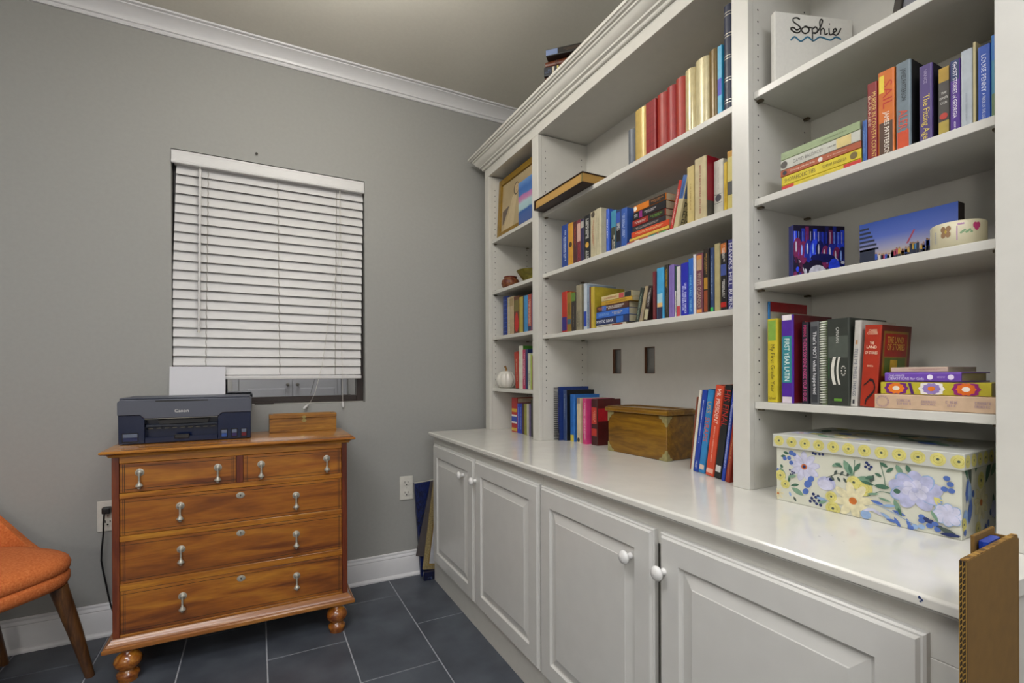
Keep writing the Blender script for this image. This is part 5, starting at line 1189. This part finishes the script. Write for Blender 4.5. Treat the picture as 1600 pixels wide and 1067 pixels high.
for u, v in ((.555, .86), (.57, .9), (.585, .87), (.56, .93), (.575, .83), (.25, .97), (.265, .96), (.29, .965), (.31, .97)): F_['ell'](*P2(u, v), .003, .003, 'nav')
lf(.58, .62, .05, .012, 70, 'gry')
for a in ((.60, .58, .08, .014, 0, 'dgn'), (.60, .58, .075, .010, 170, 'dgn'), (.70, .42, .09, .014, -70, 'grn'), (.66, .82, .05, .010, 40, 'dgn'), (.67, .9, .045, .010, 150, 'dgn'), (.64, .74, .04, .009, 160, 'dgn'), (.71, .96, .06, .014, -60, 'grn'), (.76, .98, .05, .012, -70, 'dgn')): lf(*a)
F_['stem']([P2(.66, .55), P2(.65, .75), P2(.63, .98)], 'dgn'); F_['stem']([P2(.56, .38), P2(.63, .50), P2(.69, .5)], 'dgn')
for i in range(9):                       # big lavender peony: outer then inner petals
    a_ = math.radians(-60+i*38); uu, vv = P2(.80, .60)
    F_['ell'](uu+.026*math.cos(a_), vv+.020*math.sin(a_), .020, .014, 'sky' if i % 2 else 'lav', a_); F_['ell'](uu+.025*math.cos(a_), vv+.019*math.sin(a_), .0185, .0125, 'lav', a_)
for i in range(6):
    a_ = math.radians(20+i*60); uu, vv = P2(.80, .61)
    F_['ell'](uu+.012*math.cos(a_), vv+.010*math.sin(a_), .013, .0095, 'lav', a_); F_['ell'](uu+.0115*math.cos(a_), vv+.0095*math.sin(a_), .0118, .0082, 'pale', a_)
F_['ell'](*P2(.80, .61), .006, .005, 'lav'); F_['ell'](*P2(.715, .55), .006, .005, 'dgn')
for i, (u, v, r_, c_) in enumerate(((.58, .33, -10, 'blu'), (.64, .28, 10, 'sky'), (.69, .24, -15, 'blu'), (.63, .17, -30, 'sky'), (.66, .08, -5, 'blu'), (.76, .16, -70, 'blu'), (.70, .14, -60, 'blu'), (.54, .14, 20, 'pale'), (.58, .2, -25, 'pale'))): lf(u, v, .07, .009, r_, c_)
F_['stem']([P2(.60, .3), P2(.70, .2), P2(.82, .06)], 'sky')
for u, v, c_ in ((.83, .23, 'blu'), (.85, .20, 'nav'), (.83, .17, 'blu'), (.87, .18, 'nav'), (.89, .16, 'blu'), (.865, .12, 'blu'), (.91, .12, 'nav'), (.90, .09, 'blu'), (.80, .06, 'sky'), (.83, .08, 'sky'), (.78, .03, 'blu'), (.94, .86, 'blu'), (.955, .78, 'blu'), (.93, .7, 'blu'), (.96, .69, 'blu')): F_['ell'](*P2(u, v), .0055, .0048, c_)
for i in range(8):
    a_ = i*math.pi/4; uu, vv = P2(.945, .33)
    F_['ell'](uu+.014*math.cos(a_), vv+.012*math.sin(a_), .0105, .0085, 'sky', a_); F_['ell'](uu+.013*math.cos(a_), vv+.011*math.sin(a_), .0098, .0078, 'pale', a_)
F_['ell'](*P2(.945, .33), .009, .007, 'pale')
for r_ in (20, 45, 70): lf(.885, .56, .045, .005, -r_, 'yel')
for u, v, l_, w_, r_ in ((.14, .52, .06, .011, 200, ), (.42, .86, .06, .012, 205), (.43, .80, .05, .010, 160), (.60, .72, .05, .010, 200), (.56, .42, .07, .007, 12), (.62, .40, .07, .007, -12), (.87, .36, .07, .009, -60), (.72, .30, .05, .008, -70)): lf(u, v, l_, w_, r_, 'grn' if l_ > .055 else 'dgn')
lf(.90, .14, .10, .014, -22, 'gry'); lf(.91, .04, .09, .011, 5, 'nav')
gF.build('front_print', fm, fb, world=False)
# right end (facing the camera side): u runs into the depth
gR, R_ = painter(lambda u, v, l: (u, -BW-l, v), BD, BH)
Q2 = lambda u, v: (u*BD, v*BH)
R_['daisy'](*Q2(.36, .45), .034, 9, 'cream', 'ora', 'yel'); R_['rose'](*Q2(.36, .78), .017, 'yel'); R_['rose'](*Q2(.3, .08), .014, 'yel')
for u, v, l, w_, r_, c_ in ((.10, .85, .05, .007, 110, 'dgn'), (.16, .75, .06, .008, 100, 'gry'), (.45, .72, .06, .010, 60, 'dgn'), (.55, .8, .06, .010, 40, 'grn'), (.08, .5, .05, .008, 80, 'blu'), (.15, .45, .05, .010, 95, 'sky'), (.6, .55, .06, .008, -80, 'dgn'), (.65, .4, .05, .008, -70, 'gry'), (.12, .2, .05, .010, 75, 'blu'), (.7, .7, .06, .01, 80, 'dgn'), (.25, .92, .05, .01, 80, 'dgn'), (.8, .6, .06, .01, 70, 'grn'), (.8, .3, .06, .01, -60, 'dgn')):
    R_['leaf'](*Q2(u, v), l, w_, math.radians(r_), c_)
for u, v in ((.08, .65), (.2, .62), (.55, .25), (.6, .2), (.05, .1), (.5, .1), (.45, .05), (.75, .15)): R_['ell'](*Q2(u, v), .006, .007, 'blu')
R_['ell'](*Q2(.62, .28), .016, .018, 'lav'); R_['ell'](*Q2(.06, .3), .012, .016, 'sky'); R_['rose'](*Q2(.03, .22), .012, 'yel'); R_['rose'](*Q2(.85, .8), .016, 'yel')
gR.build('end_print', fm, fb, world=False)
# lid: rows of yellow roses on the rim, mixed flowers on top
gL, L1 = painter(lambda u, v, l: (-.006-l, .006-u, BH+v), BW+.012, .0325)
for i in range(12):
    u = .012+(BW-.012)*i/11+.004
    L1['rose'](u, .0165, .0125, 'yel')
gL.build('front_rim_print', fm, lid, world=False)
gL, L1 = painter(lambda u, v, l: (-.006+u, -BW-.006-l, BH+v), BD+.012, .0325)
for i in range(9): L1['rose'](.015+i*.030, .0165, .0125, 'yel')
gL.build('end_rim_print', fm, lid, world=False)
gL, L1 = painter(lambda u, v, l: (v, -u, LH+l), BW, BD)
rn = random.Random(5)
for i in range(26):
    u, v = rn.uniform(.02, BW-.02), rn.uniform(.02, BD-.02); k = i % 4
    if k == 0: L1['daisy'](u, v, .026, 8, rn.choice(['cream', 'pale']), 'ora')
    elif k == 1: L1['rose'](u, v, .014, 'yel')
    elif k == 2: L1['leaf'](u, v, .06, .012, rn.uniform(0, 6), 'dgn'); L1['leaf'](u, v, .05, .010, rn.uniform(0, 6), 'grn')
    else: L1['ell'](u, v, .02, .014, rn.choice(['lav', 'sky', 'blu']), rn.uniform(0, 3)); L1['ell'](u+.02, v, .005, .005, 'nav')
gL.build('top_print', fm, lid, world=False)

# ------------------------------------------------------------------ right bay, top: hand lettered canvas and a dark frame
cs = thing('name_canvas', 'white canvas with a handwritten name and a blue wave, top of the right bay', 'canvas', (1.215, -1.882, 1.884), (0, 0, math.radians(-19)))
G().box(0, .232, 0, .016, 0, .198).build('canvas', paint('cccac2', rough=.7, vary=.03, scale=120, bump=.1), cs, world=False, bevel=.002)
def stroke(g_, pts, w_, y=-.0004):
    """hand drawn line on the canvas, Catmull-Rom through pts (x, z)"""
    P_ = [Vector(p) for p in pts]; out = []
    for i in range(len(P_)-1):
        p0, p1, p2, p3 = P_[max(i-1, 0)], P_[i], P_[i+1], P_[min(i+2, len(P_)-1)]
        for j in range(5):
            t_ = j/5; out.append(.5*((2*p1)+(-p0+p2)*t_+(2*p0-5*p1+4*p2-p3)*t_*t_+(-p0+3*p1-3*p2+p3)*t_**3))
    out.append(P_[-1])
    g_.tube([(p.x, y, p.y) for p in out], w_, n=5)
U0, UW, V0 = .046, .150, .150     # left of the word, its width, its baseline
w2 = lambda L_: [(U0+UW*a, V0+.034*b_) for a, b_ in L_]
g = G()
for s_ in ([(.18, .95), (.12, 1.05), (.05, .95), (.06, .7), (.14, .5), (.2, .25), (.17, -.05), (.08, -.1), (.0, .15), (.06, .25), (.12, .1), (.2, .3)],
           [(.30, .45), (.23, .3), (.22, .05), (.28, -.1), (.35, .05), (.36, .3), (.31, .45), (.27, .42), (.40, .4)],
           [(.42, .45), (.43, 0), (.43, -.65)], [(.43, .3), (.49, .5), (.53, .3), (.5, .02), (.44, .02), (.52, .1), (.58, .5)],
           [(.58, .4), (.63, 1.0), (.6, 1.15), (.575, .9), (.59, .3), (.59, -.05)], [(.59, .25), (.64, .45), (.67, .3), (.68, .0), (.73, .1)],
           [(.76, .5), (.77, .1), (.80, .02), (.84, .15)], [(.765, .85), (.775, .86)], [(.84, .2), (.91, .4), (.88, .55), (.845, .35), (.86, .08), (.93, .1), (1.0, .6)]):
    stroke(g, w2(s_), .0019)
g.build('black_lettering', paint('14120e', rough=.5), cs, world=False)
g = G(); stroke(g, w2([(.0, -.75), (.08, -.45), (.2, -.75), (.33, -.35), (.45, -.6), (.58, -.25), (.78, -.4), (.9, -.12), (1.0, -.25)]), .0021)
g.build('blue_wave', paint('2c6c8c', rough=.5), cs, world=False)
df = thing('framed_picture', 'dark brown frame with grey picture standing in the top of the right bay', 'picture frame', (1.375, -2.065, 1.893), (math.radians(9), 0, 0))
M_dfr = paint('2c241c', rough=.4, vary=.15)
for a in ((-.235, -.217, 0, .19), (-.018, 0, 0, .19), (-.217, -.018, 0, .018), (-.217, -.018, .172, .19)):
    G().box(0, .014, a[0], a[1], a[2], a[3]).build('moulding', M_dfr, df, world=False, bevel=.002)
G().box(.006, .010, -.2165, -.0185, .0185, .1715).build('picture', blotch('grey_picture', ['5c5c60', '74747a', '80808a'], scale=12, rough=.4, stretch=(1, 1, 5)), df, world=False)
df.location.z = 1.8845+.037

# ------------------------------------------------------------------ right bay: two photo canvases and a painted candle
bp = thing('blue_bottle_canvas', 'square canvas print of blue glass bottles in the right bay', 'canvas', (1.222, -1.925, 1.3702), (0, 0, math.radians(-22)))
G().box(0, .143, 0, .018, 0, .136).build('canvas', paint('1c2060', rough=.6), bp, world=False, bevel=.001)
gp = G(); gp.keep = True; bm_ = ['1c2a90', '2440d0', '101450', '4a1438', '702050', '80a0e8', 'b8b8c4', '140c28']
bmm = [paint(c, rough=.4, vary=.25, scale=90) for c in bm_]
rn = random.Random(3); lay = 0
def rect(x0_, x1_, z0_, z1_, m_):
    global lay
    lay += 1; y_ = -.0002-.000004*lay
    gp.quad((x0_, y_, z0_), (x1_, y_, z0_), (x1_, y_, z1_), (x0_, y_, z1_), m_)
def ellp(x, z, a, b_, m_, n=12):
    global lay
    lay += 1; y_ = -.0002-.000004*lay
    gp.add([(max(.001, min(.142, x+a*math.cos(2*math.pi*i/n))), y_, max(.001, min(.135, z+b_*math.sin(2*math.pi*i/n)))) for i in range(n)], [tuple(range(n))], m_)
rect(.0005, .1425, .0005, .1355, 7)
for i in range(13):
    x = .006+i*.0108; c = rn.choice([0, 1, 1, 2, 3, 4, 0]); wv = rn.uniform(.0042, .0056)
    rect(x-wv, x+wv, .075, rn.uniform(.118, .1355), c); rect(x-wv*.4, x-wv*.1, .09, .12, rn.choice([5, 1, 6]))
for i in range(9):
    x = .012+i*.0155; zc_ = rn.uniform(.052, .078); ellp(x, zc_, .0125, .030, rn.choice([0, 1, 1, 4, 2])); ellp(x-.004, zc_+.006, .0022, .014, rn.choice([5, 6])); ellp(x+.004, zc_-.01, .0014, .009, rn.choice([5, 1]))
for i in range(26):
    x = rn.choice([rn.uniform(.004, .04), rn.uniform(.11, .138)]); ellp(x, rn.uniform(.008, .05), rn.uniform(.002, .006), rn.uniform(.003, .009), rn.choice([1, 6, 6, 3, 4, 0, 7]))
ellp(.068, .010, .026, .024, 6, 18); ellp(.082, .052, .035, .012, 2); ellp(.113, .03, .016, .022, 1); ellp(.062, .042, .018, .005, 7); rect(.066, .078, .012, .016, 7)
gp.build('bottle_print', bmm, bp, world=False)
bh = thing('beach_panorama_canvas', 'wide canvas print of people on a beach under a blue sky', 'canvas', (1.292, -2.139, 1.3702))
G().box(0, .028, -.094, .094, 0, .1115).build('canvas', paint('2c2420', rough=.6), bh, world=False, bevel=.001)
m, nt, b = base_mat('evening_sky_print')
tc = nt.nodes.new('ShaderNodeTexCoord'); sp = nt.nodes.new('ShaderNodeSeparateXYZ'); mp_ = nt.nodes.new('ShaderNodeMapRange'); mp_.inputs[2].default_value = .112
rp = nt.nodes.new('ShaderNodeValToRGB'); e = rp.color_ramp.elements
e[0].position = 0; e[0].color = lin('4a3c3c')+(1,); e[1].position = 1; e[1].color = lin('2c4c9c')+(1,)
for p_, c_ in ((.12, '6c5c50'), (.24, '4c4640'), (.27, 'a8988c'), (.4, '8c8ca4'), (.65, '4c60a8')):
    k = e.new(p_); k.color = lin(c_)+(1,)
nt.links.new(tc.outputs['Object'], sp.inputs[0]); nt.links.new(sp.outputs['Z'], mp_.inputs[0]); nt.links.new(mp_.outputs[0], rp.inputs[0]); nt.links.new(rp.outputs[0], b.inputs['Base Color']); b.inputs['Roughness'].default_value = .4
G().box(-.0006, -.0001, -.0935, .0935, .0005, .111).build('sky_print', m, bh, world=False)
gp = G(); gp.keep = True
def rq(y0_, y1_, z0_, z1_, m_, x=-.0008): gp.quad((x, y0_, z0_), (x, y1_, z0_), (x, y1_, z1_), (x, y0_, z1_), m_)
for i in range(6): rq(.093, .093-.040+.004*i, .045+i*.010, .050+i*.010, 0)
rq(.093, .060, .02, .05, 0)
for i in range(34):
    y = .055-.13*(i/33)+rn.uniform(-.003, .003); hgt = rn.uniform(.014, .026); zb = .010+.014*(i/33)
    c = rn.choice([1, 2, 3, 4, 5, 0])
    rq(y+.002, y-.002, zb, zb+hgt*.55, 0, -.0009); rq(y+.0026, y-.0026, zb+hgt*.45, zb+hgt, c, -.001); gp.disc((-.0011, y, zb+hgt+.0018), .0019, '-x', n=8, mi=6)
gp.add([(-.001, -.002, .045), (-.001, -.006, .045), (-.001, -.019, .072), (-.001, -.016, .073)], [(0, 1, 2, 3)], 3)
gp.add([(-.0009, -.055, .034), (-.0009, -.093, .034), (-.0009, -.093, .050), (-.0009, -.075, .042)], [(0, 1, 2, 3)], 7)
gp.build('people_print', [paint(c, rough=.45) for c in ('1c2438', '2c4ca0', 'b8b0a8', '94384c', 'b08c3c', '3c6c94', '8c6c54', '5c7038')], bh, world=False)
cn = thing('painted_candle', 'cream candle holder painted with hearts and a butterfly in the right bay', 'candle', (1.237, -2.252, 1.3702))
G().lathe([(0, .0004), (.0405, .0004), (.0425, .003), (.0425, .046), (.0405, .0485), (.037, .0485), (.036, .040), (0, .040)], n=36).build('holder', paint('c6bfa0', rough=.4, vary=.05), cn, world=False, smooth=True, angle=50)
gp = G(); R0 = .0429
def onc(a, z): return (R0*math.cos(a), R0*math.sin(a), z)
def blob(a, z, ra, rz_, m_, n=10): gp.add([onc(a+ra*math.cos(2*math.pi*i/n), z+rz_*math.sin(2*math.pi*i/n)) for i in range(n)], [tuple(range(n))], m_)
# towards the camera: the direction from the candle to the viewer is about 200 degrees
A0 = math.radians(199)
for da, dz in ((-.10, .005), (.10, .005), (-.09, -.006), (.09, -.006)): blob(A0-.42+da, .030+dz, .10, .006, 0)
blob(A0-.42, .030, .04, .004, 1)
blob(A0+.62, .036, .09, .006, 2); blob(A0+.74, .036, .09, .006, 2); blob(A0+.68, .031, .09, .005, 2)
for i in range(9): blob(A0-.02+.0*i, .012+.003*i, .025, .0022, 3)
for i in range(4): blob(A0+.06*i+.02, .041, .03, .002, 3)
for i in range(7): blob(A0+.12+.06*i, .024+.002*(i % 3), .05, .0022, 4)
for i in range(6): blob(A0-.85, .012+.004*i, .025, .002, 5)
gp.keep = False
gp.build('painted_marks', [paint('8c6c4c', rough=.5), paint('b89c3c', rough=.5), paint('b03468', rough=.5), paint('b088a8', rough=.5), paint('7c9c74', rough=.5), paint('8c94b0', rough=.5)], cn, world=False)
# thin dark book end behind the pale yellow paperback on the middle shelf
o = G().box(1.262, 1.40, -1.602, -1.578, 1.5952, 1.797)
t = thing('black_book', 'black book standing behind the pale yellow paperback on the middle shelf', 'book', (1.352, -1.59, 1.5952), group='books on the middle centre shelf')
G().box(1.3525, 1.42, -1.604, -1.580, 1.5954, 1.80).build('cover', paint('17130f', rough=.5), t, bevel=.001)
